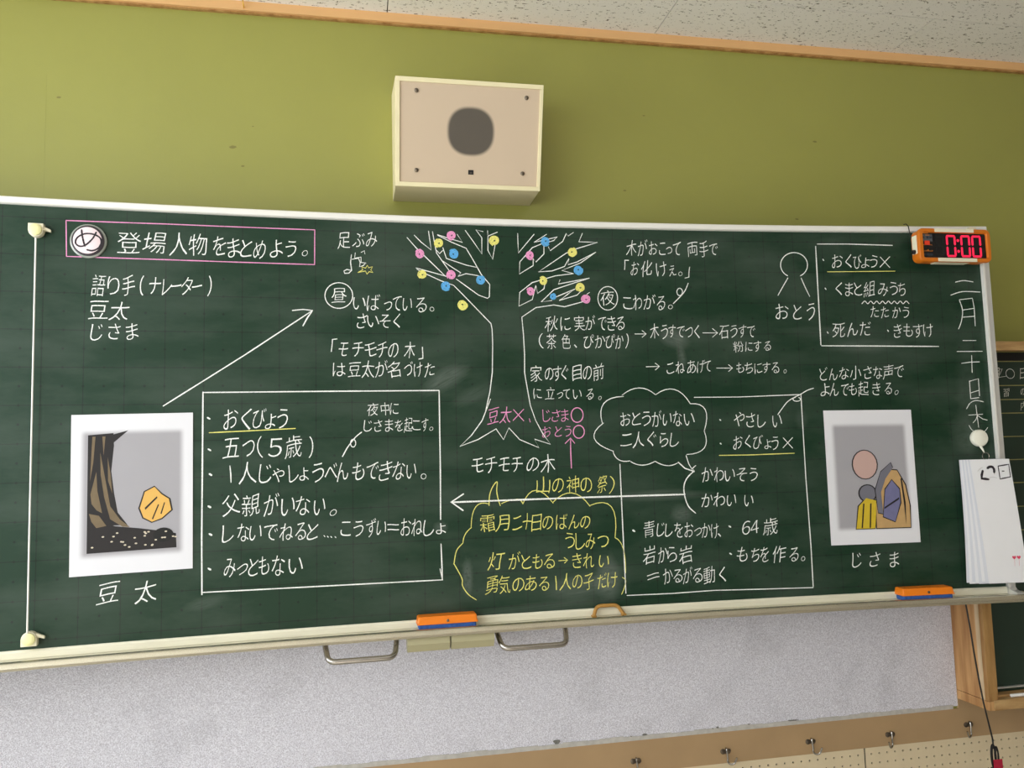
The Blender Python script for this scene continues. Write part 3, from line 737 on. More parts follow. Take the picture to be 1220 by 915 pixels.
STROKES=[
 ('cross_mark','p',3.4,0,0,[[1.2718,1.5732],[1.3021,1.5391]]),
 ('cross_mark','p',3.4,0,0,[[1.303,1.5738],[1.2699,1.5407]]),
 ('cross_mark','w',3.4,0,0,[[2.1304,1.4695],[2.1592,1.4369]]),
 ('cross_mark','w',3.4,0,0,[[2.1612,1.4698],[2.1275,1.4386]]),
 ('cross_mark','w',3.4,0,0,[[2.499,2.0514],[2.5295,2.0165]]),
 ('cross_mark','w',3.4,0,0,[[2.5321,2.0525],[2.4955,2.0176]]),
 ('numeral_one','w',3.6,0,0,[[0.4696,1.429],[0.472,1.4064],[0.4727,1.3838]]),
 ('numeral_one','y',3.6,0,0,[[1.385,1.0787],[1.3865,1.0589],[1.3864,1.0392]]),
 ('title_frame','p',3.2,0,0,[[0.0502,2.0968],[0.3034,2.1002],[0.6984,2.1013]]),
 ('title_frame','p',3.2,0,0,[[0.6984,2.1013],[0.6975,1.999]]),
 ('title_frame','p',3.2,0,0,[[0.0534,1.9986],[0.3046,1.9996],[0.698,1.999]]),
 ('title_frame','p',3.5,0,0,[[0.0502,2.0968],[0.0534,1.9986]]),
 ('left_frame','w',4,0,0,[[0.3986,1.6316],[0.7081,1.6327],[1.0507,1.6326]]),
 ('left_frame','w',4.2,0,0,[[1.0507,1.6326],[1.0501,1.4003],[1.0482,1.258]]),
 ('left_frame','w',4,0,0,[[1.0481,1.1885],[1.0496,1.1242],[1.0501,1.0879]]),
 ('left_frame','w',3.6,0,0,[[0.3994,1.0927],[0.5279,1.0909],[0.7512,1.0888],[1.0513,1.0866]]),
 ('left_frame','w',4.4,0,0,[[0.3986,1.633],[0.3986,1.397],[0.3984,1.2392],[0.4003,1.0867]]),
 ('left_frame','w',3.2,0,0,[[1.0438,1.1183],[1.05,1.0878]]),
 ('underline','y',3.2,0,0,[[0.415,1.5209],[0.5094,1.5238],[0.6434,1.5286]]),
 ('bullet','w',7,0,0,[[0.4108,1.5624],[0.4163,1.5588]]),
 ('bullet','w',7,0,0,[[0.4137,1.476],[0.4192,1.4724]]),
 ('bullet','w',7,0,0,[[0.4169,1.4087],[0.4224,1.405]]),
 ('bullet','w',7,0,0,[[0.4148,1.3217],[0.4203,1.3181]]),
 ('bullet','w',7,0,0,[[0.4181,1.2472],[0.4236,1.2435]]),
 ('bullet','w',7,0,0,[[0.4161,1.1552],[0.4215,1.1515]]),
 ('dots','w',3.5,0,0,[[0.7198,1.2278],[0.7226,1.2247]]),
 ('dots','w',3.5,0,0,[[0.729,1.2256],[0.7319,1.2225]]),
 ('dots','w',3.5,0,0,[[0.7384,1.2245],[0.7413,1.2214]]),
 ('dots','w',3.5,0,0,[[0.75,1.2234],[0.7529,1.2203]]),
 ('leader','w',3.5,1,0,[[0.8263,1.5149],[0.8082,1.5],[0.7871,1.4732],[0.7721,1.4464]]),
 ('leader','w',3,1,0,[[0.8092,1.4836],[0.8089,1.4803],[0.8078,1.4772],[0.8062,1.4749],[0.8042,1.4734],[0.802,1.4729],[0.7998,1.4735],[0.7978,1.475],[0.7962,1.4775],[0.7953,1.4806],[0.7949,1.4839],[0.7953,1.4873],[0.7963,1.4903],[0.7979,1.4927],[0.8,1.4942],[0.8022,1.4947],[0.8044,1.4941],[0.8064,1.4925],[0.8079,1.4901],[0.8089,1.487],[0.8092,1.4836]]),
 ('arrow_up','w',3.8,0,0,[[0.2975,1.5952],[0.5036,1.7335],[0.6914,1.8652]]),
 ('arrow_up','w',3.8,0,0,[[0.6355,1.8642],[0.6649,1.8678],[0.6914,1.8651]]),
 ('arrow_up','w',4.5,0,0,[[0.6914,1.8651],[0.6766,1.8433],[0.6647,1.8204]]),
 ('foot_drawing','w',3.2,0,0,[[0.8017,2.0318],[0.7991,2.0083],[0.802,1.985],[0.794,1.9766],[0.7819,1.9757],[0.7801,1.9825],[0.788,1.9872],[0.8007,1.985]]),
 ('foot_drawing','w',3,0,0,[[0.8034,2.0179],[0.8218,2.0216],[0.8266,2.0091],[0.8246,1.9964],[0.835,1.9998],[0.84,2.005]]),
 ('foot_drawing','w',3,0,0,[[0.8128,2.0372],[0.8108,2.0213],[0.8292,2.025],[0.829,2.0092],[0.8431,2.0077]]),
 ('foot_drawing','w',2.6,0,0,[[0.8293,2.039],[0.8391,2.0444],[0.8403,2.0349]]),
 ('impact_mark','y',2.6,0,0,[[0.8196,1.9792],[0.8337,1.9871],[0.8307,1.9965],[0.8417,1.9924],[0.8473,2.0014],[0.8509,1.9939],[0.862,1.9974],[0.857,1.9877],[0.8631,1.9803],[0.852,1.9825],[0.8458,1.9748],[0.8416,1.9842],[0.8196,1.9792]]),
 ('circled_mark','w',3,1,0,[[0.8044,1.9108],[0.8024,1.8991],[0.7967,1.8885],[0.7879,1.8801],[0.777,1.8746],[0.7649,1.8726],[0.7528,1.8742],[0.742,1.8793],[0.7334,1.8874],[0.728,1.8977],[0.7261,1.9092],[0.7281,1.9208],[0.7337,1.9314],[0.7423,1.9399],[0.7532,1.9455],[0.7654,1.9476],[0.7775,1.946],[0.7884,1.9409],[0.797,1.9328],[0.8026,1.9224],[0.8044,1.9108]]),
 ('circled_mark','w',3,1,0,[[1.6092,1.9132],[1.6072,1.9018],[1.6023,1.8915],[1.595,1.8833],[1.586,1.878],[1.5762,1.8762],[1.5666,1.8779],[1.558,1.8831],[1.5514,1.8911],[1.5473,1.9013],[1.5462,1.9127],[1.5482,1.924],[1.553,1.9343],[1.5603,1.9426],[1.5693,1.9479],[1.5791,1.9498],[1.5887,1.9481],[1.5973,1.9429],[1.604,1.9348],[1.6081,1.9246],[1.6092,1.9132]]),
 ('leader','w',3.2,1,0,[[1.8417,1.963],[1.8262,1.9335],[1.7894,1.8974]]),
 ('leader','w',3,1,0,[[1.8213,1.9349],[1.8207,1.9313],[1.8193,1.9281],[1.8171,1.9255],[1.8145,1.9238],[1.8117,1.9233],[1.8089,1.9238],[1.8064,1.9254],[1.8045,1.928],[1.8034,1.9312],[1.8031,1.9348],[1.8037,1.9383],[1.8051,1.9416],[1.8073,1.9442],[1.8099,1.9458],[1.8128,1.9464],[1.8156,1.9459],[1.818,1.9442],[1.8199,1.9417],[1.8211,1.9385],[1.8213,1.9349]]),
 ('arrow','w',3,0,0,[[1.6602,1.8016],[1.6968,1.8016]]),
 ('arrow','w',3,0,0,[[1.6831,1.7909],[1.6968,1.8016],[1.684,1.8123]]),
 ('arrow','w',3,0,0,[[1.8817,1.8046],[1.9311,1.8044]]),
 ('arrow','w',3,0,0,[[1.9134,1.7909],[1.9311,1.8044],[1.9148,1.8181]]),
 ('arrow','w',3,0,0,[[1.6923,1.699],[1.7351,1.7]]),
 ('arrow','w',3,0,0,[[1.7217,1.689],[1.7351,1.7],[1.7219,1.7103]]),
 ('arrow','w',3,0,0,[[1.9217,1.6929],[1.9746,1.6924]]),
 ('arrow','w',3,0,0,[[1.9605,1.6818],[1.9746,1.6924],[1.9616,1.7033]]),
 ('arrow','y',3,0,0,[[1.396,1.123],[1.4233,1.1236]]),
 ('arrow','y',3,0,0,[[1.4135,1.1153],[1.4233,1.1236],[1.4129,1.1315]]),
 ('pink_arrow','p',4,0,0,[[1.4442,1.3945],[1.4437,1.4423],[1.4445,1.4836]]),
 ('pink_arrow','p',3.5,0,0,[[1.4272,1.4685],[1.4445,1.4846],[1.457,1.4684]]),
 ('pink_mark','p',3.4,1,0,[[1.4861,1.5533],[1.4849,1.5465],[1.482,1.5404],[1.4778,1.5356],[1.4725,1.5326],[1.4667,1.5316],[1.461,1.5328],[1.456,1.536],[1.452,1.541],[1.4496,1.5471],[1.4489,1.5539],[1.4501,1.5607],[1.4529,1.5668],[1.4572,1.5716],[1.4625,1.5746],[1.4682,1.5756],[1.4739,1.5745],[1.479,1.5713],[1.483,1.5663],[1.4854,1.5601],[1.4861,1.5533]]),
 ('pink_mark','p',3.4,1,0,[[1.488,1.5026],[1.487,1.4967],[1.4843,1.4913],[1.4804,1.4872],[1.4755,1.4845],[1.4702,1.4837],[1.4649,1.4848],[1.4602,1.4876],[1.4566,1.4919],[1.4543,1.4974],[1.4537,1.5033],[1.4548,1.5092],[1.4574,1.5146],[1.4613,1.5187],[1.4662,1.5214],[1.4715,1.5222],[1.4768,1.5212],[1.4815,1.5184],[1.4851,1.514],[1.4874,1.5086],[1.488,1.5026]]),
 ('pink_mark','p',3,0,0,[[1.3192,1.5453],[1.3221,1.535]]),
 ('tree_drawing','w',3.1,0,0,[[1.0997,1.947],[1.126,1.9203],[1.2106,1.8317],[1.2102,1.8318],[1.2131,1.8151],[1.2137,1.7718],[1.2106,1.6857],[1.2018,1.6265],[1.1872,1.5694]]),
 ('tree_drawing','w',3.1,0,0,[[1.2032,1.6056],[1.1768,1.5427],[1.1439,1.4993],[1.1085,1.4675],[1.1627,1.4863],[1.2177,1.5167],[1.2394,1.4846],[1.2564,1.5191],[1.2882,1.4836],[1.346,1.4581],[1.3337,1.4838],[1.3823,1.4674],[1.3603,1.4979],[1.3386,1.5398]]),
 ('tree_drawing','w',3.1,0,0,[[1.3386,1.5398],[1.3236,1.5849],[1.311,1.6685],[1.3089,1.6851],[1.3104,1.7385],[1.3087,1.7988],[1.3052,1.8525],[1.3495,1.882],[1.4056,1.8908],[1.4392,1.8855],[1.502,1.9027]]),
 ('tree_drawing','w',3.1,0,0,[[0.9637,2.0882],[0.9897,2.0582],[1.0761,1.9736]]),
 ('tree_drawing','w',3.1,0,0,[[0.985,2.096],[1.0059,2.0749],[1.0348,2.0524],[1.031,2.0839],[1.0277,2.1099]]),
 ('tree_drawing','w',3.1,0,0,[[1.0395,2.1087],[1.0443,2.0788],[1.0506,2.0436],[1.0897,1.9875]]),
 ('tree_drawing','w',3.1,0,0,[[1.0543,2.0982],[1.0969,2.0777],[1.1398,2.0608],[1.1607,2.0246],[1.1842,1.9813],[1.2092,1.9516],[1.2071,1.9133],[1.2016,1.9089],[1.1746,1.9183],[1.1081,1.9661]]),
 ('tree_drawing','w',3.1,0,0,[[1.0543,2.0999],[1.0863,2.0899],[1.1293,2.0786],[1.1136,2.1028]]),
 ('tree_drawing','w',3.1,0,0,[[1.1383,2.1157],[1.162,2.0823],[1.1873,2.0444],[1.1885,2.0941],[1.171,2.1184],[1.1928,2.1136]]),
 ('tree_drawing','w',3.1,0,0,[[1.2066,2.1167],[1.2073,2.1001],[1.2368,2.1132]]),
 ('tree_drawing','w',3.1,0,0,[[1.2073,2.1001],[1.2062,2.0559],[1.2198,2.0287],[1.2286,2.0731]]),
 ('tree_drawing','w',3.1,0,0,[[1.0697,2.0605],[1.0798,2.0281],[1.1387,2.0093],[1.1711,2.0029]]),
 ('tree_drawing','w',3.1,0,0,[[1.0689,2.0196],[1.1007,1.9986],[1.122,1.9855],[1.1137,1.9744],[1.1381,1.9831],[1.176,1.9773]]),
 ('tree_drawing','w',3.1,0,0,[[0.9887,1.9971],[1.0309,1.9862],[1.0787,1.9737]]),
 ('tree_drawing','w',3.1,0,0,[[0.9913,1.9934],[1.0044,1.9856],[1.0624,1.9598],[1.0997,1.947]]),
 ('tree_drawing','w',3.1,0,0,[[1.0508,2.0518],[1.0597,2.0422],[1.0695,2.0523]]),
 ('tree_drawing','w',3.1,0,0,[[1.2994,2.1111],[1.2999,2.0499],[1.3507,2.1097]]),
 ('tree_drawing','w',3.1,0,0,[[1.35,2.0845],[1.3901,2.1107]]),
 ('tree_drawing','w',3.1,0,0,[[1.35,2.0845],[1.4238,2.1031],[1.4121,2.0916],[1.3836,2.0825]]),
 ('tree_drawing','w',3.1,0,0,[[1.378,2.0824],[1.3439,2.0676],[1.3036,2.0222],[1.3014,1.9851],[1.345,2.0119],[1.3457,2.0342],[1.3537,2.0232],[1.3798,2.0489],[1.3806,2.0768]]),
 ('tree_drawing','w',3.1,0,0,[[1.3945,2.0716],[1.3998,2.0594],[1.4403,2.0895],[1.4526,2.1151],[1.458,2.1068],[1.4754,2.1185]]),
 ('tree_drawing','w',3.1,0,0,[[1.5039,2.1164],[1.4916,2.0895],[1.5517,2.0891],[1.4851,2.0679],[1.4505,2.0531],[1.3612,1.9928],[1.4034,1.9963],[1.4434,2.0109],[1.4584,2.0364],[1.4549,2.0167],[1.4836,2.0257],[1.5448,2.0578]]),
 ('tree_drawing','w',3.1,0,0,[[1.5448,2.0578],[1.4949,2.023],[1.4345,1.9985],[1.471,1.989]]),
 ('tree_drawing','w',3.1,0,0,[[1.471,1.989],[1.4142,1.9814],[1.3407,1.9592],[1.3009,1.9283],[1.297,1.8859],[1.3391,1.9067],[1.3516,1.951],[1.3564,1.9262],[1.3764,1.9403],[1.3796,1.9542]]),
 ('tree_drawing','w',3.1,0,0,[[1.4279,1.9688],[1.4218,1.9559],[1.5217,1.9757],[1.4757,1.9611],[1.4072,1.9379],[1.3668,1.8998],[1.4005,1.9046]]),
 ('tree_drawing','w',3.1,0,0,[[1.4007,1.9101],[1.475,1.9415],[1.4229,1.9048],[1.48,1.922],[1.4917,1.9333]]),
 ('tree_drawing','w',3.1,0,0,[[1.5201,1.9308],[1.5113,1.9251]]),
 ('thought_cloud','w',3,0,0,[[1.6114,1.6121],[1.6255,1.6215],[1.6395,1.6283],[1.6533,1.6323],[1.6668,1.6337],[1.6801,1.6324],[1.6932,1.6283],[1.7061,1.6215],[1.7187,1.6119]]),
 ('thought_cloud','w',3,0,0,[[1.7187,1.6119],[1.7351,1.6215],[1.7509,1.6274],[1.7659,1.6294],[1.7802,1.6276],[1.7938,1.6221],[1.8066,1.6127],[1.8187,1.5995],[1.8301,1.5824]]),
 ('thought_cloud','w',3,0,0,[[1.8301,1.5824],[1.8471,1.582],[1.8608,1.5786],[1.871,1.5723],[1.8778,1.563],[1.8813,1.5508],[1.8812,1.5357],[1.8778,1.5177],[1.871,1.4968]]),
 ('thought_cloud','w',3,0,0,[[1.871,1.4968],[1.8755,1.4804],[1.8766,1.4661],[1.8741,1.454],[1.8683,1.4441],[1.859,1.4363],[1.8463,1.4306],[1.8302,1.4271],[1.8106,1.4258]]),
 ('thought_cloud','w',3,0,0,[[1.7798,1.4004],[1.7713,1.3968],[1.7628,1.3944],[1.754,1.3933],[1.7452,1.3936],[1.7361,1.3951],[1.727,1.398],[1.7177,1.4022],[1.7082,1.4076]]),
 ('thought_cloud','w',3,0,0,[[1.7082,1.4076],[1.6974,1.4029],[1.687,1.3995],[1.6768,1.3976],[1.6669,1.3971],[1.6573,1.398],[1.648,1.4003],[1.6389,1.404],[1.6301,1.4091]]),
 ('thought_cloud','w',3,0,0,[[1.6282,1.4111],[1.6178,1.4101],[1.6086,1.4104],[1.6004,1.4121],[1.5933,1.4153],[1.5872,1.4198],[1.5822,1.4256],[1.5783,1.4329],[1.5755,1.4416]]),
 ('thought_cloud','w',3,0,0,[[1.5775,1.4415],[1.5543,1.451],[1.5368,1.4608],[1.5249,1.471],[1.5186,1.4816],[1.5179,1.4926],[1.5227,1.5041],[1.5332,1.5159],[1.5492,1.5282]]),
 ('thought_cloud','w',3,0,0,[[1.5452,1.5283],[1.542,1.547],[1.5422,1.5631],[1.5458,1.5768],[1.5529,1.588],[1.5634,1.5968],[1.5774,1.603],[1.5949,1.6068],[1.616,1.6081]]),
 ('thought_cloud','w',3,0,0,[[1.8084,1.4226],[1.8161,1.3962],[1.8269,1.3782]]),
 ('thought_cloud','w',4,0,0,[[1.782,1.403],[1.803,1.3835],[1.8335,1.3728],[1.8271,1.3828],[1.8379,1.391]]),
 ('speech_cloud','y',2.8,0,0,[[1.2285,1.297],[1.2332,1.299],[1.238,1.3008],[1.2429,1.3024],[1.2478,1.3038],[1.2529,1.3049],[1.258,1.3057],[1.2632,1.3064],[1.2684,1.3067]]),
 ('speech_cloud','y',2.8,0,0,[[1.2684,1.3067],[1.2726,1.3078],[1.2765,1.308],[1.28,1.3075],[1.2832,1.3062],[1.286,1.3042],[1.2885,1.3013],[1.2907,1.2977],[1.2925,1.2934]]),
 ('speech_cloud','y',2.8,0,0,[[1.2925,1.2934],[1.3013,1.3103],[1.3109,1.3224],[1.3213,1.3297],[1.3324,1.3321],[1.3443,1.3295],[1.357,1.3221],[1.3704,1.3097],[1.3845,1.2925]]),
 ('speech_cloud','y',2.8,0,0,[[1.3833,1.2944],[1.3987,1.3073],[1.4139,1.316],[1.4287,1.3205],[1.4432,1.3207],[1.4574,1.3167],[1.4712,1.3083],[1.4847,1.2957],[1.4978,1.2788]]),
 ('speech_cloud','y',2.8,0,0,[[1.4959,1.2808],[1.5186,1.2875],[1.5376,1.2888],[1.5528,1.2847],[1.5642,1.2751],[1.5718,1.2601],[1.5757,1.2396],[1.5757,1.2138],[1.5719,1.1827]]),
 ('speech_cloud','y',2.8,0,0,[[1.5719,1.1827],[1.5797,1.1783],[1.5863,1.1713],[1.5917,1.1619],[1.5959,1.1499],[1.599,1.1355],[1.6008,1.1185],[1.6015,1.099],[1.6009,1.0771]]),
 ('speech_cloud','y',2.8,0,0,[[1.1913,1.2972],[1.1791,1.3004],[1.1685,1.3003],[1.1595,1.2971],[1.1519,1.2906],[1.1459,1.2809],[1.1413,1.2681],[1.1383,1.252],[1.1368,1.2328]]),
 ('speech_cloud','y',2.8,0,0,[[1.138,1.2315],[1.132,1.2271],[1.1268,1.2224],[1.1224,1.2174],[1.1188,1.2121],[1.116,1.2065],[1.1139,1.2007],[1.1126,1.1945],[1.112,1.188]]),
 ('speech_cloud','y',2.8,1,0,[[1.112,1.188],[1.093,1.1676],[1.0848,1.1316],[1.0859,1.1281],[1.1068,1.0876],[1.1082,1.0663],[1.1245,1.0412],[1.1477,1.0241]]),
 ('speech_cloud','y',3,1,0,[[1.1911,1.2922],[1.1938,1.3231],[1.2039,1.3477],[1.217,1.3609],[1.2151,1.3348],[1.2189,1.3098],[1.2248,1.2909]]),
 ('speech_cloud','y',2.8,1,0,[[1.5898,1.0647],[1.6,1.0547],[1.5945,1.033],[1.5858,1.0147]]),
 ('right_frame','w',3,0,0,[[1.8435,1.6021],[1.9899,1.6009],[2.1995,1.6055]]),
 ('right_frame','w',3.6,0,0,[[2.1976,1.6069],[2.1976,1.3407],[2.201,1.1324],[2.2004,1.0064]]),
 ('right_frame','w',3.6,0,0,[[1.5961,1.4021],[1.5969,1.2582],[1.5991,1.017]]),
 ('right_frame','w',3,0,0,[[1.6022,1.0106],[1.7422,1.009],[1.8762,1.0111],[2.0389,1.007],[2.2002,1.0038]]),
 ('bullet','w',6,0,0,[[1.9238,1.5312],[1.9265,1.5288]]),
 ('bullet','w',6,0,0,[[1.9217,1.4577],[1.9244,1.4552]]),
 ('bullet','w',8,0,0,[[1.6289,1.2025],[1.6341,1.1991]]),
 ('bullet','w',6,0,0,[[1.9361,1.203],[1.9415,1.1995]]),
 ('bullet','w',6,0,0,[[1.9344,1.1201],[1.9398,1.1167]]),
 ('bullet','w',5,0,0,[[2.3006,2.0435],[2.3033,2.0392]]),
 ('bullet','w',5,0,0,[[2.3019,1.9486],[2.3046,1.9442]]),
 ('bullet','w',5,0,0,[[2.2999,1.8056],[2.3026,1.8013]]),
 ('bullet','w',5,0,0,[[2.5069,1.8096],[2.5096,1.8053]]),
 ('underline','y',3.2,0,0,[[1.9161,1.4203],[2.0143,1.4191],[2.1641,1.4207]]),
 ('underline','y',2.8,0,0,[[2.3129,2.0022],[2.4069,2.003],[2.5472,2.0044]]),
 ('leader','w',3.2,1,0,[[2.1165,1.543],[2.1324,1.5626],[2.1559,1.5866],[2.1978,1.6069],[2.2208,1.6188],[2.2416,1.6248]]),
 ('leader','w',3,1,0,[[2.1894,1.596],[2.192,1.5949],[2.1939,1.5935],[2.1951,1.5919],[2.1953,1.5902],[2.1946,1.5886],[2.1931,1.5871],[2.1908,1.5858],[2.1879,1.5849],[2.1847,1.5844],[2.1813,1.5844],[2.178,1.5848],[2.1751,1.5857],[2.1727,1.5869],[2.1711,1.5884],[2.1703,1.5901],[2.1704,1.5918],[2.1714,1.5934],[2.1733,1.5948],[2.1758,1.5959],[2.1788,1.5967]]),
 ('brace','w',4,1,0,[[1.8323,1.3748],[1.8085,1.3539],[1.7969,1.3282],[1.7988,1.2957],[1.8097,1.2661],[1.8307,1.2459]]),
 ('long_arrow','w',5.5,0,0,[[1.7992,1.3042],[1.4912,1.3059],[1.0821,1.3062]]),
 ('long_arrow','w',6.5,0,0,[[1.1163,1.329],[1.0802,1.3069],[1.114,1.2816]]),
 ('father_frame','w',3.6,0,0,[[2.2842,2.0937],[2.3904,2.0943],[2.5444,2.0904]]),
 ('father_frame','w',4.4,0,0,[[2.2784,2.0863],[2.2772,1.963],[2.2754,1.7637]]),
 ('father_frame','w',4,0,0,[[2.2775,1.7608],[2.4653,1.7582],[2.679,1.7542]]),
 ('wavy_underline','w',3,1,0,[[2.4245,1.8969],[2.4353,1.9056],[2.4448,1.8968],[2.4556,1.9055],[2.4652,1.8967],[2.476,1.9054],[2.4855,1.8966],[2.4963,1.9053],[2.5059,1.8965],[2.5167,1.9052],[2.5262,1.8964],[2.5371,1.9051],[2.5466,1.8963],[2.5575,1.905],[2.567,1.8962],[2.5779,1.9048],[2.5875,1.896]]),
 ('figure_drawing','w',3.4,1,0,[[2.177,1.9885],[2.1675,1.9946],[2.1604,2.0029],[2.1561,2.0126],[2.1549,2.0231],[2.1568,2.0338],[2.1619,2.0437],[2.1697,2.0524],[2.1796,2.059],[2.191,2.0633],[2.2032,2.0648],[2.2151,2.0634],[2.226,2.0593],[2.2352,2.0528],[2.2419,2.0442],[2.2458,2.0342],[2.2464,2.0236],[2.2439,2.013],[2.2384,2.0032],[2.2302,1.9948],[2.2199,1.9886]]),
 ('figure_drawing','w',3.6,0,0,[[2.177,1.9816],[2.1589,1.9542],[2.14,1.9248]]),
 ('figure_drawing','w',3.6,0,0,[[2.222,1.9817],[2.2336,1.9522],[2.2474,1.9212]]),
 ('date_writing','w',3.2,1,0,[[2.7543,1.9668],[2.7832,1.9718],[2.8159,1.9671]]),
 ('date_writing','w',3.2,1,0,[[2.7347,1.9235],[2.7763,1.935],[2.8376,1.933]]),
 ('date_writing','w',3.2,1,0,[[2.7626,1.9079],[2.7712,1.8733],[2.7644,1.8368],[2.7523,1.8107]]),
 ('date_writing','w',3.2,0,0,[[2.7626,1.9079],[2.809,1.9126],[2.8124,1.8802],[2.8112,1.8202]]),
 ('date_writing','w',3.2,0,0,[[2.7712,1.8733],[2.8115,1.8788]]),
 ('date_writing','w',3.2,0,0,[[2.7708,1.8499],[2.8116,1.8524]]),
 ('date_writing','w',3.2,0,0,[[2.7644,1.7726],[2.8102,1.772]]),
 ('date_writing','w',3.2,0,0,[[2.7409,1.7367],[2.8286,1.7361]]),
 ('date_writing','w',3.2,0,0,[[2.7534,1.6977],[2.7837,1.701],[2.8161,1.7015]]),
 ('date_writing','w',3.2,0,0,[[2.7905,1.7231],[2.7875,1.6668]]),
 ('date_writing','w',3.2,0,0,[[2.7759,1.6392],[2.7754,1.5819]]),
 ('date_writing','w',3.2,0,0,[[2.7768,1.6386],[2.8074,1.6462],[2.8067,1.5901]]),
 ('date_writing','w',3.2,0,0,[[2.778,1.6007],[2.8052,1.6081]]),
 ('date_writing','w',3.2,0,0,[[2.7753,1.5813],[2.8039,1.5845]]),
 ('date_writing','w',2.6,1,0,[[2.7583,1.5487],[2.7725,1.5672],[2.7931,1.5753],[2.8193,1.5703]]),
 ('date_writing','w',2.6,0,0,[[2.7633,1.5282],[2.8126,1.5303]]),
 ('date_writing','w',2.6,0,0,[[2.7912,1.5605],[2.795,1.4875]]),
 ('date_writing','w',2.6,0,0,[[2.7941,1.5276],[2.7879,1.5136],[2.7771,1.5029]]),
 ('date_writing','w',2.6,0,0,[[2.794,1.5269],[2.8112,1.5147],[2.8268,1.5102]]),
 ('date_writing','w',2.2,1,0,[[2.7625,1.4948],[2.7718,1.4796],[2.7893,1.4714],[2.811,1.4725],[2.8264,1.4868]]),
]
FRUITS=[(1.0962,2.0985,'p',0.0154),(1.0576,2.0738,'y',0.0153),(1.1016,2.0423,'b',0.0159),(1.0,2.0395,'p',0.0152),(1.2262,2.0868,'y',0.0172),(1.0069,1.9776,'y',0.0146),(1.0933,1.9778,'p',0.0152),(1.0766,1.9439,'b',0.0157),(1.1811,1.9648,'b',0.0153),(1.1253,1.8878,'y',0.0168),(1.3855,2.0882,'b',0.0157),(1.3359,2.0435,'p',0.0145),(1.4687,2.0563,'y',0.0163),(1.4867,2.0004,'b',0.0163),(1.3744,1.9652,'y',0.0144),(1.3343,1.9315,'p',0.0138),(1.4037,1.9168,'b',0.0111),(1.491,1.9456,'y',0.0157),(1.5079,1.9095,'p',0.0156)]
# ------------------------------------------------------------------ chalk writing (lies on the writing surface)
CHALK_D = 0.0007
def place_on_board(b, pts2, faces, d=CHALK_D):
    k = len(b.v)
    for s, z in pts2:
        b.v.append(tuple(on_board(s, z, d) + BOFF))
    b.f += [tuple(i + k for i in f) for f in faces]

ASCII = {'(': '（', ')': '）', '=': '＝', ',': '、', '5': '５', '1': '１', '6': '６', '4': '４'}
chars = sorted(set(ASCII.get(c, c) for t in TEXT for c in t[0]) | set('め月日習の内'))
tmp = {}
for c in chars:
    cu = bpy.data.curves.new('glyph', 'FONT'); cu.body = c; cu.resolution_u = 3
    cu.offset = -0.011
    tmp[c] = bpy.data.objects.new('glyph', cu); COL.objects.link(tmp[c])
dg = bpy.context.evaluated_depsgraph_get()
GLYPH = {}
for c, o in tmp.items():
    me = bpy.data.meshes.new_from_object(o.evaluated_get(dg))
    # straight stems need points along them, or a stroke could not bend like handwriting
    bm = bmesh.new(); bm.from_mesh(me)
    bmesh.ops.remove_doubles(bm, verts=bm.verts, dist=1e-4)
    bmesh.ops.triangulate(bm, faces=bm.faces)
    for _ in range(2):
        long_e = [e for e in bm.edges if e.calc_length() > 0.28]
        if long_e:
            bmesh.ops.subdivide_edges(bm, edges=long_e, cuts=1)
            bmesh.ops.triangulate(bm, faces=bm.faces)
    vs = [(v.co.x, v.co.y) for v in bm.verts]
    bm.verts.index_update()
    fs = [tuple(v.index for v in f.verts) for f in bm.faces]
    bm.free()
    GLYPH[c] = (vs, fs)
for o in tmp.values():
    bpy.data.objects.remove(o)
ref = GLYPH['国'] if '国' in GLYPH else GLYPH['日']
ys_ = [p[1] for p in ref[0]]
EMH = (max(ys_) - min(ys_)) / 0.86        # em height of the font in its own units
EMC = (max(ys_) + min(ys_)) / 2
SMALL = set('っょゃぇッ')
def glyph_pts(c, size, wk=0.94, rng=random, maxw=None):
    vs, fs = GLYPH[ASCII.get(c, c)]
    x0, x1 = min(p[0] for p in vs), max(p[0] for p in vs)
    cx = (x0 + x1) / 2
    y0, y1 = min(p[1] for p in vs), max(p[1] for p in vs)
    cy = EMC
    k = size / EMH
    if c in '。、,': cy = (y0 + y1) / 2 + 0.27 * EMH; k *= 0.95
    if c in '()': k *= 1.02
    if c.isdigit(): cy = (y0 + y1) / 2; k *= 1.05
    kana = '\u3040' <= c <= '\u30ff'
    if kana and c not in SMALL: k *= 0.98; wk *= 0.88
    if c in SMALL: k *= 0.88
    if maxw and (x1 - x0) * k * wk > maxw: wk = max(maxw / ((x1 - x0) * k), 0.6)
    ph = [rng.uniform(0, 6.28) for _ in range(4)]
    am = [rng.uniform(0.018, 0.042) for _ in range(4)]
    rot = rng.uniform(-0.045, 0.045)
    sx = wk * rng.uniform(0.94, 1.05); sz = rng.uniform(0.95, 1.05)
    shx = 0.05 + rng.uniform(-0.05, 0.05); shy = 0.10 + rng.uniform(-0.025, 0.025)
    out = []
    for x, y in vs:
        X = (x - cx) / EMH; Y = (y - cy) / EMH
        X2 = X + am[0] * math.sin(4.2 * Y + ph[0]) + am[1] * math.sin(6.5 * X + ph[1]) * 0.5
        Y2 = Y + am[2] * math.sin(4.5 * X + ph[2]) + am[3] * math.sin(6.0 * Y + ph[3]) * 0.5
        X3 = X2 * sx + shx * Y2; Y3 = Y2 * sz + shy * X2
        out.append(((X3 * math.cos(rot) - Y3 * math.sin(rot)) * EMH * k, (X3 * math.sin(rot) + Y3 * math.cos(rot)) * EMH * k))
    return out, fs
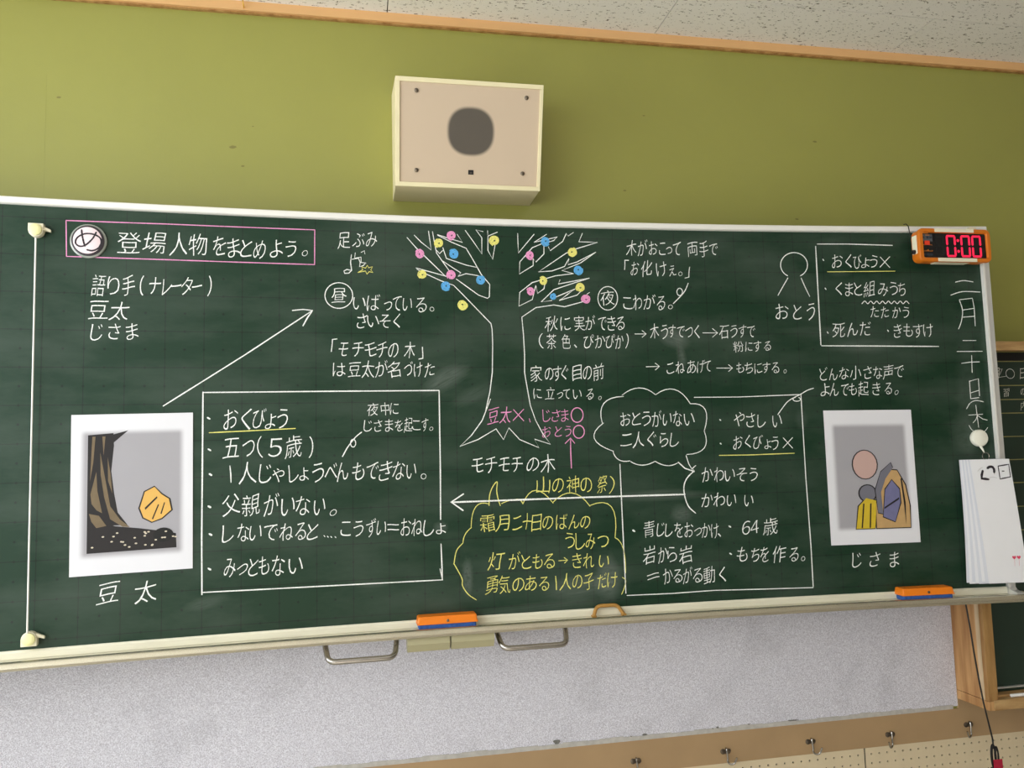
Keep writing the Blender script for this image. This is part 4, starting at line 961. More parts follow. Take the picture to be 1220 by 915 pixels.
for t, col, em, P in TEXT:
    b = MB()
    wide = len(P) < 4 and all(abs(P[j + 1][0] - P[j][0]) > em * 1.15 for j in range(len(P) - 1))
    for i, (ch, (s, z)) in enumerate(zip(t, P)):
        if wide and i:
            b.build('chalk_writing', CH[col], board, fix=False); b = MB()
        gaps = [abs(P[j][0] - s) for j in (i - 1, i + 1) if 0 <= j < len(P)]
        pts, fs = glyph_pts(ch, em, maxw=(min(gaps) * 0.93 if gaps else None))
        place_on_board(b, [(s + x, z + y) for x, y in pts], fs)
    o = b.build('chalk_writing', CH[col], board, fix=False)
    if col != 'w': o['label'] = CNAME[col] + ' chalk writing'

def smooth_path(p, n=5):
    out = []
    for i in range(len(p) - 1):
        p0, p1, p2, p3 = p[max(i - 1, 0)], p[i], p[i + 1], p[min(i + 2, len(p) - 1)]
        for k in range(n):
            t = k / n
            out.append(tuple(0.5 * (2 * p1[a] + (p2[a] - p0[a]) * t + (2 * p0[a] - 5 * p1[a] + 4 * p2[a] - p3[a]) * t * t + (-p0[a] + 3 * p1[a] - 3 * p2[a] + p3[a]) * t ** 3) for a in (0, 1)))
    out.append(tuple(p[-1]))
    return out
def densify(p, step=0.03):
    out = [tuple(p[0])]
    for a, c in zip(p, p[1:]):
        l = math.hypot(c[0] - a[0], c[1] - a[1]); n = max(1, int(l / step))
        for k in range(1, n + 1):
            t = k / n
            out.append((a[0] + (c[0] - a[0]) * t, a[1] + (c[1] - a[1]) * t))
    return out
def ribbon(b, p, w, d=CHALK_D, put=None):
    n = len(p); pts = []; fs = []
    for i in range(n):
        a, c = p[max(i - 1, 0)], p[min(i + 1, n - 1)]
        tx, tz = c[0] - a[0], c[1] - a[1]; l = math.hypot(tx, tz) or 1
        tx, tz = tx / l, tz / l
        hw = w / 2 * random.uniform(0.86, 1.12)
        if i in (0, n - 1): hw *= 0.8
        pts += [(p[i][0] + tz * hw, p[i][1] - tx * hw), (p[i][0] - tz * hw, p[i][1] + tx * hw)]
    for i in range(n - 1):
        fs.append((2 * i, 2 * i + 2, 2 * i + 3, 2 * i + 1))
    # rounded ends
    for e, sgn in ((0, -1), (n - 1, 1)):
        a, c = (p[0], p[1]) if e == 0 else (p[-2], p[-1])
        l = math.hypot(c[0] - a[0], c[1] - a[1]) or 1
        k = len(pts)
        pts.append((p[e][0] + sgn * (c[0] - a[0]) / l * w * 0.4, p[e][1] + sgn * (c[1] - a[1]) / l * w * 0.4))
        fs.append((2 * e, 2 * e + 1, k) if e == 0 else (2 * e, k, 2 * e + 1))
    if put: put(pts, fs)
    else: place_on_board(b, pts, fs, d)
KIND = {'title_frame': 'chalk_frame', 'left_frame': 'chalk_frame', 'right_frame': 'chalk_frame', 'father_frame': 'chalk_frame', 'bullet': 'chalk_dot', 'dots': 'chalk_dot',
        'underline': 'chalk_underline', 'wavy_underline': 'chalk_underline', 'leader': 'chalk_leader_line', 'arrow_up': 'chalk_arrow', 'arrow': 'chalk_arrow', 'long_arrow': 'chalk_arrow', 'pink_arrow': 'chalk_arrow',
        'foot_drawing': 'chalk_drawing', 'impact_mark': 'chalk_star', 'circled_mark': 'chalk_circle', 'pink_mark': 'chalk_circle', 'tree_drawing': 'chalk_tree', 'thought_cloud': 'chalk_cloud',
        'speech_cloud': 'chalk_cloud', 'brace': 'chalk_bracket', 'figure_drawing': 'chalk_figure', 'date_writing': 'chalk_writing', 'cross_mark': 'chalk_cross', 'numeral_one': 'chalk_numeral'}
MERGE = {'title_frame', 'left_frame', 'right_frame', 'father_frame', 'arrow_up', 'long_arrow', 'pink_arrow', 'foot_drawing', 'tree_drawing', 'thought_cloud', 'speech_cloud', 'figure_drawing', 'date_writing', 'dots'}
merged = {}
prev = None
for name, col, w, sm, cl, p in STROKES:
    if name in MERGE:
        b = merged.setdefault((name, col), MB())
    elif name in ('arrow', 'cross_mark') and prev is not None and prev[0] == name and prev[2] == 1:
        b = prev[1]; prev = (name, b, 2)
    else:
        b = MB(); prev = (name, b, 1)
        merged[(name, col, len(merged))] = b
    q = smooth_path(p) if sm else densify(p)
    ribbon(b, q, w * 0.00088)
for key, b in merged.items():
    o = b.build(KIND[key[0]], CH[key[1]], board, fix=False)
    if key[1] != 'w': o['label'] = CNAME[key[1]] + ' chalk'
# coloured fruit scribbled round and round on the tree
for s, z, col, r in FRUITS:
    b = MB()
    pts = []; n = 58; a0 = random.uniform(0, 6.28)
    for i in range(n):
        rr = r * (0.16 + 0.78 * i / n) * random.uniform(0.95, 1.05)
        a = a0 + i * 6.28 * 3.6 / n
        pts.append((s + rr * math.cos(a) * 0.96, z + rr * math.sin(a)))
    ribbon(b, pts, r * 0.215, 0.0011)
    o = b.build('chalk_fruit', CH[col], board, fix=False); o['label'] = CNAME[col] + ' chalk spiral'

# ------------------------------------------------------------------ things held on the board
def board_thing(name, label, cat, s, z, d=0.0, group=None):
    return thing(name, label, cat, on_board(s, z, d), board_angle(s), group)

# round title magnet
t = board_thing('title_magnet', 'round pink faced magnet with one handwritten character, beside the pink chalk title frame', 'magnet', 0.1065, 2.0415)
MB().lathe([(0.0465, 0.0), (0.0465, 0.006), (0.044, 0.0085), (0.038, 0.009)], 40, sx=0.97).build('clear_rim', M['clear'], t, smooth=True)
MB().lathe([(0.042, 0.005), (0.042, 0.0105), (0.039, 0.0115)], 40, sx=0.96).build('dark_ring', M['dark_ring'], t, smooth=True)
MB().lathe([(0.0365, 0.009), (0.0365, 0.0118), (0.0355, 0.0124)], 40, c=(-0.001, 0, 0.0005), sx=0.96).build('pink_disc', M['pink_face'], t, smooth=True)
b = MB()
def flat_put(b, y):
    def f(pts, fs):
        k = len(b.v); b.v.extend((x, y, z) for x, z in pts); b.f.extend(tuple(i + k for i in q) for q in fs)
    return f
me_a = smooth_path([(-0.0155, 0.0285), (-0.0135, 0.012), (-0.010, -0.004), (-0.0065, -0.0165)])
me_b = smooth_path([(0.0205, 0.024), (0.012, 0.006), (-0.004, -0.012), (-0.018, -0.017), (-0.0285, -0.0105), (-0.0285, 0.001), (-0.020, 0.0115), (-0.004, 0.0185), (0.015, 0.017), (0.030, 0.008), (0.0325, -0.006), (0.026, -0.020), (0.012, -0.0275), (-0.002, -0.0255)])
ribbon(b, me_a, 0.0044, put=flat_put(b, -0.0128)); ribbon(b, me_b, 0.0044, put=flat_put(b, -0.0128))
b.build('lettering', M['ink'], t, fix=False)

# white cord stretched between two magnet clips
t = thing('magnet_line', 'white cord stretched upright between two cream magnet clips at the board\'s left', 'cord')
pt = [on_board(-0.0145, 2.04, 0.024), on_board(-0.0115, 1.53, 0.024), on_board(-0.0085, 1.02, 0.024)]
MB().tube(pt, 0.0022, 8).build('cord', M['string'], t, smooth=True)
for s, z, sg in ((-0.0165, 2.062, 1), (-0.006, 1.008, -1)):
    c = on_board(s, z, 0)
    cl = MB().box((-0.018, -0.021, -0.002 if sg > 0 else -0.018), (0.018, -0.001, 0.018 if sg > 0 else 0.002))
    cl.lathe([(0.018, 0.001), (0.018, 0.019), (0.016, 0.021)], 24)
    cl = cl.build('magnet_clip', M['cream'], t, bevel=0.001)
    cl.location = c; cl.rotation_euler = (0, 0, board_angle(s))
    MB().lathe([(0.0155, 0.021), (0.0155, 0.026), (0.012, 0.0285), (0.006, 0.0295)], 24).build('cap', M['cap_yellow'], cl, smooth=True)
    MB().hexa([(0.014, -0.016, 0.004 * 1), (0.034, -0.014, -0.003), (0.034, -0.006, -0.003), (0.014, -0.004, 0.002), (0.014, -0.016, 0.013), (0.034, -0.014, 0.004), (0.034, -0.006, 0.004), (0.014, -0.004, 0.013)]).build('lever', M['cream'], cl, bevel=0.0015)

# printed sheets: plain stand-in prints of simple shapes
def sheet(name, label, corners, shapes):
    """corners TL, TR, BR, BL in board metres; shapes drawn in unit coordinates (u right, v down)"""
    tl, tr_, br, bl = corners
    cs = sum(c[0] for c in corners) / 4; cz = sum(c[1] for c in corners) / 4
    t = board_thing(name, label, 'picture', cs, cz)
    inv = Matrix.Rotation(-board_angle(cs), 3, 'Z'); org = on_board(cs, cz, 0)
    def at(u, v, d):
        s = (tl[0] * (1 - u) + tr_[0] * u) * (1 - v) + (bl[0] * (1 - u) + br[0] * u) * v
        z = (tl[1] * (1 - u) + tr_[1] * u) * (1 - v) + (bl[1] * (1 - u) + br[1] * u) * v
        return tuple(inv @ (on_board(s, z, d) - org))
    b = MB(); n = 10; uv = []
    for layer in (0.0026, 0.0012):
        for i in range(n + 1):
            for j in range(2):
                b.v.append(at(i / n, j, layer)); uv.append((i / n, 1 - j))
    for i in range(n):
        a = 2 * i
        b.f.append((a, a + 1, a + 3, a + 2)); b.f.append((22 + a, 22 + a + 2, 22 + a + 3, 22 + a + 1))
        b.f.append((a, a + 2, 22 + a + 2, 22 + a)); b.f.append((a + 1, 22 + a + 1, 22 + a + 3, a + 3))
    b.f.append((0, 22, 23, 1)); b.f.append((20, 21, 43, 42))
    o = b.build('paper', M['print'], t)
    ul = o.data.uv_layers.new(name='UVMap')
    for lp in o.data.loops: ul.data[lp.index].uv = uv[lp.vertex_index]
    level = 0
    for nm, mk, polys in shapes:
        level += 1
        pb = MB()
        for poly in polys:
            k = len(pb.v)
            pb.v += [at(u, v, 0.0026 + 0.00016 * level) for u, v in poly]
            pb.f.append(tuple(range(k, k + len(poly))))
        po = pb.build(nm, M[mk], o, fix=False)
        bm = bmesh.new(); bm.from_mesh(po.data); bmesh.ops.triangulate(bm, faces=bm.faces); bm.to_mesh(po.data); bm.free()
    return t
def blob(cx, cy, rx, ry, n=18, seed=0, j=0.0):
    rg = random.Random(seed)
    return [(cx + rx * math.cos(2 * math.pi * k / n) * (1 + rg.uniform(-j, j)), cy + ry * math.sin(2 * math.pi * k / n) * (1 + rg.uniform(-j, j))) for k in range(n)]
def grow(poly, g, asp=0.71):
    cx = sum(p[0] for p in poly) / len(poly); cy = sum(p[1] for p in poly) / len(poly)
    out = []
    for x, y in poly:
        l = math.hypot(x - cx, (y - cy) / asp) or 1
        out.append((x + (x - cx) / l * g, y + (y - cy) / l * g * asp))
    return out
rg = random.Random(3)
flecks = [blob(rg.uniform(0.17, 0.86), rg.uniform(0.745, 0.845), 0.011, 0.005, 8) for _ in range(24)]
ochre = [[(0.56, 0.60), (0.60, 0.50), (0.68, 0.47), (0.74, 0.52), (0.80, 0.55), (0.82, 0.62), (0.74, 0.67), (0.66, 0.69), (0.59, 0.66)]]
sheet('picture_print', 'printed sheet with dark brown tree trunk on grey, left part of the board',
      [(0.0745, 1.5735), (0.3735, 1.5765), (0.3765, 1.158), (0.078, 1.1535)],
      [('dark_ground', 'night_ink', [[(0.135, 0.655), (0.20, 0.66), (0.36, 0.705), (0.55, 0.725), (0.70, 0.745), (0.86, 0.77), (0.865, 0.86), (0.135, 0.865)],
                                     [(0.135, 0.13), (0.34, 0.12), (0.345, 0.20), (0.325, 0.36), (0.35, 0.50), (0.38, 0.62), (0.46, 0.70), (0.135, 0.70)],
                                     [(0.33, 0.13), (0.46, 0.105), (0.335, 0.185)]]),
       ('trunk_streaks', 'brown_ink', [[(0.16, 0.50), (0.205, 0.36), (0.215, 0.48), (0.255, 0.62), (0.21, 0.60), (0.17, 0.56)], [(0.235, 0.24), (0.275, 0.40), (0.32, 0.58), (0.40, 0.665), (0.48, 0.715), (0.42, 0.71), (0.32, 0.66), (0.27, 0.52), (0.24, 0.38)],
                                       [(0.15, 0.62), (0.23, 0.635), (0.29, 0.70), (0.21, 0.71), (0.17, 0.67)], [(0.17, 0.14), (0.195, 0.14), (0.18, 0.30), (0.155, 0.42)], [(0.25, 0.14), (0.275, 0.14), (0.262, 0.26)], [(0.295, 0.27), (0.32, 0.38), (0.335, 0.50), (0.30, 0.42)]]),
       ('shape_outline', 'night_ink', [grow(ochre[0], 0.014)]),
       ('ochre_shape', 'ochre_ink', ochre),
       ('fold_lines', 'night_ink', [[(0.60, 0.60), (0.70, 0.53), (0.705, 0.54), (0.605, 0.613)], [(0.66, 0.67), (0.71, 0.58), (0.718, 0.585), (0.668, 0.677)], [(0.73, 0.64), (0.76, 0.57), (0.768, 0.573), (0.74, 0.645)]]),
       ('dark_mound', 'black_soft', [blob(0.755, 0.775, 0.085, 0.045, 20)]),
       ('pale_flecks', 'fleck', flecks)])
big = [(0.60, 0.93), (0.56, 0.72), (0.60, 0.55), (0.70, 0.44), (0.80, 0.46), (0.87, 0.58), (0.90, 0.72), (0.895, 0.885), (0.62, 0.885)]
big = [(0.52, 0.885), (0.53, 0.70), (0.58, 0.55), (0.68, 0.45), (0.79, 0.46), (0.87, 0.57), (0.905, 0.72), (0.90, 0.885)]
lav = [(0.60, 0.80), (0.64, 0.60), (0.72, 0.53), (0.80, 0.60), (0.80, 0.70), (0.73, 0.84)]
sla = [(0.545, 0.77), (0.53, 0.60), (0.60, 0.47), (0.72, 0.40), (0.74, 0.44), (0.65, 0.52), (0.59, 0.62), (0.60, 0.78)]
yel = [(0.29, 0.885), (0.33, 0.72), (0.42, 0.66), (0.53, 0.68), (0.52, 0.78), (0.50, 0.885)]
ros = blob(0.43, 0.41, 0.135, 0.105, 20)
gry = blob(0.44, 0.625, 0.09, 0.06, 20)
sheet('picture_print', 'printed sheet with rounded rose, yellow and tan shapes on grey, right on the board',
      [(2.269, 1.553), (2.566, 1.550), (2.567, 1.129), (2.268, 1.130)],
      [('shape_outline', 'night_ink', [grow(big, 0.016), grow(ros, 0.014), grow(gry, 0.016), grow(yel, 0.014)]),
       ('tan_shape', 'tan_ink', [big]), ('rose_shape', 'rose_ink', [ros]), ('grey_shape', 'slate_ink', [gry]), ('yellow_shape', 'yellow_ink', [yel]),
       ('inner_outline', 'night_ink', [grow(lav, 0.014), grow(sla, 0.012)]),
       ('lavender_shape', 'lavender_ink', [lav]), ('slate_shape', 'slate_ink', [sla]),
       ('fold_lines', 'night_ink', [[(0.38, 0.70), (0.395, 0.70), (0.36, 0.88), (0.345, 0.88)], [(0.46, 0.70), (0.475, 0.70), (0.45, 0.88), (0.435, 0.88)], [(0.62, 0.73), (0.79, 0.66), (0.79, 0.675), (0.615, 0.745)], [(0.82, 0.52), (0.835, 0.52), (0.86, 0.70), (0.85, 0.86), (0.84, 0.70)]])])

# reel magnet with its ring, and the stack of cards it carries
t = board_thing('reel_magnet', 'round white reel magnet at the board\'s right edge above the hanging cards', 'magnet', 2.788, 1.453)
MB().lathe([(0.026, 0.0), (0.0275, 0.004), (0.0275, 0.013), (0.024, 0.018), (0.012, 0.0205), (0.004, 0.021)], 32).build('reel_body', M['white'], t, smooth=True)
MB().tube([(0, -0.012, -0.026), (0.001, -0.02, -0.037), (0.001, -0.026, -0.046)], [0.0042, 0.003, 0.0016], 8).build('cord_outlet', M['white'], t, smooth=True)
ring_c = Vector((0.001, -0.032, -0.058))
MB().tube([ring_c + Vector((0.0125 * math.cos(a), 0.0015 * math.cos(a), 0.0115 * math.sin(a))) for a in [2 * math.pi * k / 24 for k in range(25)]], 0.0011, 6).build('split_ring', M['steel'], t, smooth=True)

t = board_thing('hanging_cards', 'stack of long white cards hanging from the round white reel magnet', 'cards', 2.79, 1.385)
NC = 8
for i in range(NC):
    f = i / (NC - 1)                       # 0 = rearmost, 1 = front card
    ang = math.radians(-0.9 + 5.7 * f ** 1.1)
    x_off = -0.040 + 0.021 * f
    W, H = 0.134, 0.386 + 0.004 * math.sin(i * 2.1)
    y0 = -0.017 - 0.0030 * i
    b = MB(); n = 8
    for layer in (0, 0.0006):
        for j in range(n + 1):
            v = j / n
            curl = -0.006 * math.sin(v * 3.1) * (0.4 + 0.6 * (1 - f)) if i < NC - 1 else -0.003 * math.sin(v * 3.1)
            for u in (0, 1):
                X, Z = (u * W), -v * H
                b.v.append((x_off - 0.042 + X * math.cos(ang) - Z * math.sin(ang) * 1.0, y0 + layer + curl, 0.012 * 0 + X * -math.sin(ang) * 0.05 + Z * math.cos(ang)))
    for j in range(n):
        a = 2 * j
        b.f += [(a, a + 1, a + 3, a + 2), (18 + a, 18 + a + 2, 18 + a + 3, 18 + a + 1), (a, a + 2, 18 + a + 2, 18 + a), (a + 1, 18 + a + 1, 18 + a + 3, a + 3)]
    b.f += [(0, 18, 19, 1), (16, 17, 35, 34)]
    b.build('card', M['paper'] if i % 2 or i == NC - 1 else M['paper_shade'], t)
    if i == NC - 1:
        front = (x_off - 0.042, y0, ang, W, H)
fx, fy, fa, FW, FH = front
def card_put(b):
    def f(pts, fs):
        k = len(b.v)
        for u, v in pts:                  # u right, v down, metres on the card
            X, Z = u, -v
            curl = -0.003 * math.sin(v / FH * 3.1)
            b.v.append((fx + X * math.cos(fa) - Z * math.sin(fa), fy + curl - 0.0008, -X * math.sin(fa) * 0.05 + Z * math.cos(fa)))
        b.f.extend(tuple(i + k for i in q) for q in fs)
    return f
def cp(x, y):        # measured on the card's face
    return ((x - 105 - (y - 205) * 0.155) * 0.000645, (y - 203) * 0.000603)
b = MB()
for pts, w, sm in (([(172, 262), (166, 285), (166, 303), (203, 308)], 0.0078, 0), ([(196, 250), (208, 243), (222, 244), (231, 256), (232, 274)], 0.008, 1),
                   ([(253, 240), (309, 232), (317, 298), (262, 308), (253, 240)], 0.0036, 0), ([(274, 267), (284, 267)], 0.004, 0)):
    q = [cp(*p) for p in pts]
    ribbon(b, smooth_path(q) if sm else densify(q, 0.01), w, put=card_put(b))
b.build('date_figures', M['ink'], t, fix=False)
b = MB()
for pts in ([(145, 265), (160, 250), (172, 245)], [(205, 300), (225, 297), (246, 302)], [(232, 285), (240, 262)]):
    ribbon(b, smooth_path([cp(*p) for p in pts]), 0.0016, put=card_put(b))
b.build('faint_marks', M['grey_ink'], t, fix=False)
b = MB()
for hx in (333, 357):
    pts = []
    for k in range(16):
        a = 2 * math.pi * k / 16
        X = 16 * math.sin(a) ** 3; Y = 13 * math.cos(a) - 5 * math.cos(2 * a) - 2 * math.cos(3 * a) - math.cos(4 * a)
        u, v = cp(hx, 718)
        pts.append((u + X * 0.00042, v - Y * 0.00042))
    card_put(b)(pts, [tuple(range(16))])
    ribbon(b, [cp(hx + 2, 732), cp(hx + 4, 762)], 0.0008, put=card_put(b))
b.build('heart_stickers', M['pink_ink'], t, fix=False)

# digital timer hanging on the upper right corner
t = board_thing('digital_timer', 'orange digital timer reading 0:00 on the board\'s upper right corner', 'timer', 2.716, 2.0735, 0.0215)
t.rotation_euler[1] = math.radians(0.1)
t.rotation_euler[2] += math.radians(4)
TWd, THt = 0.258, 0.109
MB().prism(rounded(TWd - 0.004, THt - 0.004, 0.019), -0.001, -0.036).build('case', M['orange_shell'], t, bevel=0.004, smooth=True)
outer = rounded(TWd, THt, 0.017); inner = rounded(TWd - 0.030, THt - 0.028, 0.006)
inner = [(x + 0.001, z) for x, z in inner]
b = MB(); n = len(outer)
for y, ring in ((-0.034, outer), (-0.041, outer), (-0.044, [(x * 0.985, z * 0.965) for x, z in outer]), (-0.044, [(x * 1.02, z * 1.05) for x, z in inner]), (-0.040, inner), (-0.034, inner)):
    b.v += [(x, y, z) for x, z in ring]
for k in range(5):
    for i in range(n):
        j = (i + 1) % n
        b.f.append((k * n + i, k * n + j, (k + 1) * n + j, (k + 1) * n + i))
for i in range(n):
    j = (i + 1) % n
    b.f.append((5 * n + i, 5 * n + j, j, i))
b.build('bezel', M['orange_shell'], t, smooth=True)
for zc, xa, xb in ((THt / 2 - 0.0065, -0.072, 0.069), (-THt / 2 + 0.0065, -0.066, 0.074)):
    MB().box((xa, -0.0452, zc - 0.0058), (xb, -0.036, zc + 0.0058)).build('cream_strip', M['cream'], t, bevel=0.001)
MB().box((-0.066, -0.034, -THt / 2 - 0.0005), (0.055, -0.006, -THt / 2 + 0.006)).build('cream_base', M['cream'], t, bevel=0.001)
MB().prism(inner, -0.034, -0.037).build('screen', M['screen'], t)
def digit(cx, cz, w, h, m, segs='abcdef', name='digit'):
    th = 0.0066; y0, y1 = -0.037, -0.0378
    g = 0.0022
    hw, hh = w / 2, h / 2
    b = MB()
    def seg(p): b.prism([(cx + x, cz + z) for x, z in p], y0, y1)
    e = 0.004
    if 'a' in segs: seg([(-hw + e, hh), (hw - e, hh), (hw - 0.0015, hh - 0.003), (hw - th, hh - th), (-hw + th, hh - th), (-hw + 0.0015, hh - 0.003)])
    if 'd' in segs: seg([(-hw + e, -hh), (-hw + 0.0015, -hh + 0.003), (-hw + th, -hh + th), (hw - th, -hh + th), (hw - 0.0015, -hh + 0.003), (hw - e, -hh)])
    for c, sx, s_z in (('f', -1, 1), ('b', 1, 1), ('e', -1, -1), ('c', 1, -1)):
        if c in segs:
            seg([(sx * hw, s_z * (hh - e - 0.001)), (sx * hw, s_z * (g + 0.003)), (sx * (hw - th / 2), s_z * g), (sx * (hw - th), s_z * (g + 0.003)), (sx * (hw - th), s_z * (hh - th - 0.0015)), (sx * (hw - 0.002), s_z * (hh - 0.0045))])
    if 'g' in segs: seg([(-hw + th, 0.003), (hw - th, 0.003), (hw - th, -0.003), (-hw + th, -0.003)])
    return b.build(name, m, t)
M['led_off'] = mat('unlit_segment', sr(20, 24, 24), 0.5)
digit(-0.0515, 0.001, 0.030, 0.066, M['led_off'], 'abcdefg', 'unlit_digit')
for cx in (-0.0105, 0.0415, 0.0815): digit(cx, -0.001, 0.0345, 0.0725, M['led'])
b = MB()
for cz in (0.0175, -0.018): b.lathe([(0.0046, 0.037), (0.0046, 0.0379)], 14, c=(0.0148, 0, cz))
b.build('colon', M['led'], t)
px_ = lambda x: (x - 692) * 0.000279
pz_ = lambda y: (328 - y) * 0.000279
kb = lambda nm, x0, y0, x1, y1, mk, d=0.0395: MB().box((px_(x0), -d, pz_(y1)), (px_(x1), -0.0368, pz_(y0))).build(nm, M[mk], t, bevel=0.0006)
kb('key_panel', 282, 200, 418, 282, 'key_grey', 0.0376); kb('start_button', 314, 277, 374, 326, 'red', 0.0405)
kb('arrow_key', 298, 332, 342, 388, 'black', 0.040); kb('arrow_key', 360, 332, 406, 388, 'black', 0.040)
for x in (300, 355, 396): kb('small_key', x - 14, 224, x + 14, 250, 'key_blue', 0.0388)
for x0, x1 in ((296, 326), (336, 376), (384, 414)): kb('small_key', x0, 425, x1, 448, 'key_blue', 0.0385)
b = MB()
for x0, y0, x1, y1 in ((305, 180, 368, 190), (330, 206, 384, 212), (290, 322, 312, 326), (378, 322, 408, 326), (290, 394, 408, 398), (408, 328, 411, 398), (288, 328, 291, 398), (330, 378, 368, 390)):
    b.box((px_(x0), -0.0378, pz_(y1)), (px_(x1), -0.0368, pz_(y0)))
b.build('orange_print', M['orange_print'], t)
MB().box((-TWd / 2 - 0.0012, -0.031, -0.026), (-TWd / 2 + 0.004, -0.010, 0.034)).build('side_panel', M['cream'], t, bevel=0.001)
o = MB().lathe([(0.0075, 0), (0.007, 0.007), (0.004, 0.009)], 16).build('side_knob', M['black'], t, smooth=True)
o.location = (-TWd / 2 - 0.0005, -0.020, -0.019); o.rotation_euler = (0, 0, math.radians(-90))
MB().tube([(-0.128, -0.006, 0.03), (-0.131, -0.004, 0.052), (-0.131, 0.000, 0.072), (-0.138, 0.001, 0.080), (-0.146, 0.002, 0.078)], 0.0016, 8).build('hanging_wire', M['cord'], t, smooth=True)
MB().box((0.080, -0.012, 0.054), (0.108, 0.0, 0.071)).build('hanging_tab', M['cream'], t, bevel=0.001)

# felt erasers lying on the tray
TRAY_Z = 0.9575
def eraser(s, lab, rot=0.0):
    t = thing('chalk_eraser', lab, 'eraser', on_board(s, TRAY_Z, 0.024), board_angle(s) + rot)
    L_, D_ = 0.170, 0.050
    MB().box((-L_ / 2 + 0.004, -D_ / 2 + 0.003, 0), (L_ / 2 - 0.004, D_ / 2 - 0.003, 0.016)).build('felt_pad', M['blue'], t, bevel=0.004)
    top = MB().hexa([(-L_ / 2, -D_ / 2, 0.015), (L_ / 2, -D_ / 2, 0.015), (L_ / 2, D_ / 2, 0.015), (-L_ / 2, D_ / 2, 0.015),
                     (-L_ / 2 + 0.003, -D_ / 2 + 0.003, 0.037), (L_ / 2 - 0.003, -D_ / 2 + 0.003, 0.037), (L_ / 2 - 0.003, D_ / 2 - 0.003, 0.037), (-L_ / 2 + 0.003, D_ / 2 - 0.003, 0.037)])
    top.build('orange_cover', M['orange'], t, bevel=0.0035)
    MB().box((-L_ / 2 - 0.001, -D_ / 2 - 0.001, 0.015), (L_ / 2 + 0.001, D_ / 2 + 0.001, 0.0185)).build('cover_rim', M['orange'], t, bevel=0.0015)
    MB().lathe([(0.0038, D_ / 2 - 0.001), (0.0038, D_ / 2 + 0.0012), (0.0025, D_ / 2 + 0.0018)], 14, c=(0, 0, 0.024)).build('cover_screw', M['screw'], t)
    return t
eraser(1.058, 'orange backed eraser on the chalk tray, above the khaki holders')
eraser(2.552, 'orange backed eraser on the chalk tray, left of the hanging cards', 0.0)

# small brown loop on the tray
t = thing('tray_loop', 'small brown rounded loop standing on the chalk tray right of the steel handles', 'handle', on_board(1.537, TRAY_Z, 0.018), board_angle(1.537))
MB().tube(bend([(-0.045, -0.004, 0.004), (-0.034, 0.004, 0.030), (0.030, 0.004, 0.030), (0.046, -0.004, 0.004)], 0.014), 0.0055, 10).build('loop', M['brown_loop'], t, smooth=True)
for x in (-0.045, 0.046):
    MB().box((x - 0.007, -0.010, 0), (x + 0.007, 0.003, 0.006)).build('foot', M['brown_loop'], t, bevel=0.001)

# ------------------------------------------------------------------ wall speaker
t = thing('wall_speaker', 'cream wooden box speaker with dark round grille high on the green wall', 'speaker', (1.16, WALL_Y, 2.43))
ox, oy, oz = 1.16, WALL_Y, 2.43
def L_(x, y, z): return (x - ox, y - oy, z - oz)
XL, XR = 0.9335, 1.3845
FT, FB = -0.040, 0.052          # front plane y at top and bottom: it leans forward
ZT, ZB = 2.567, 2.264
ZTb = 2.62
MB().hexa([L_(XL, FB, ZB), L_(XR, FB, ZB), L_(XR, WALL_Y, ZB), L_(XL, WALL_Y, ZB), L_(XL, FT, ZT), L_(XR, FT, ZT), L_(XR, WALL_Y, ZTb), L_(XL, WALL_Y, ZTb)]).build('cabinet_body', M['speaker_side'], t, bevel=0.002)
def FP(u, v, out=0.0):       # a point on the leaning front face: u 0..1 left to right, v 0..1 bottom to top
    n = Vector((0, -(ZT - ZB), (FT - FB))).normalized()
    p = Vector((XL + (XR - XL) * u, FB + (FT - FB) * v, ZB + (ZT - ZB) * v)) + n * out
    return L_(*p)
def fbox(u0, v0, u1, v1, o0, o1, nm, mk, bev=0.0):
    return MB().hexa([FP(u0, v0, o1), FP(u1, v0, o1), FP(u1, v0, o0), FP(u0, v0, o0), FP(u0, v1, o1), FP(u1, v1, o1), FP(u1, v1, o0), FP(u0, v1, o0)]).build(nm, M[mk], t, bevel=bev)
fu, fv = 0.030, 0.042
fbox(0, 0, 1, fv, -0.001, 0.007, 'frame_rail', 'cream_frame', 0.001); fbox(0, 1 - fv, 1, 1, -0.001, 0.007, 'frame_rail', 'cream_frame', 0.001)
fbox(0, fv, fu, 1 - fv, -0.001, 0.007, 'frame_stile', 'cream_frame', 0.001); fbox(1 - fu * .75, fv, 1, 1 - fv, -0.001, 0.007, 'frame_stile', 'cream_frame', 0.001)
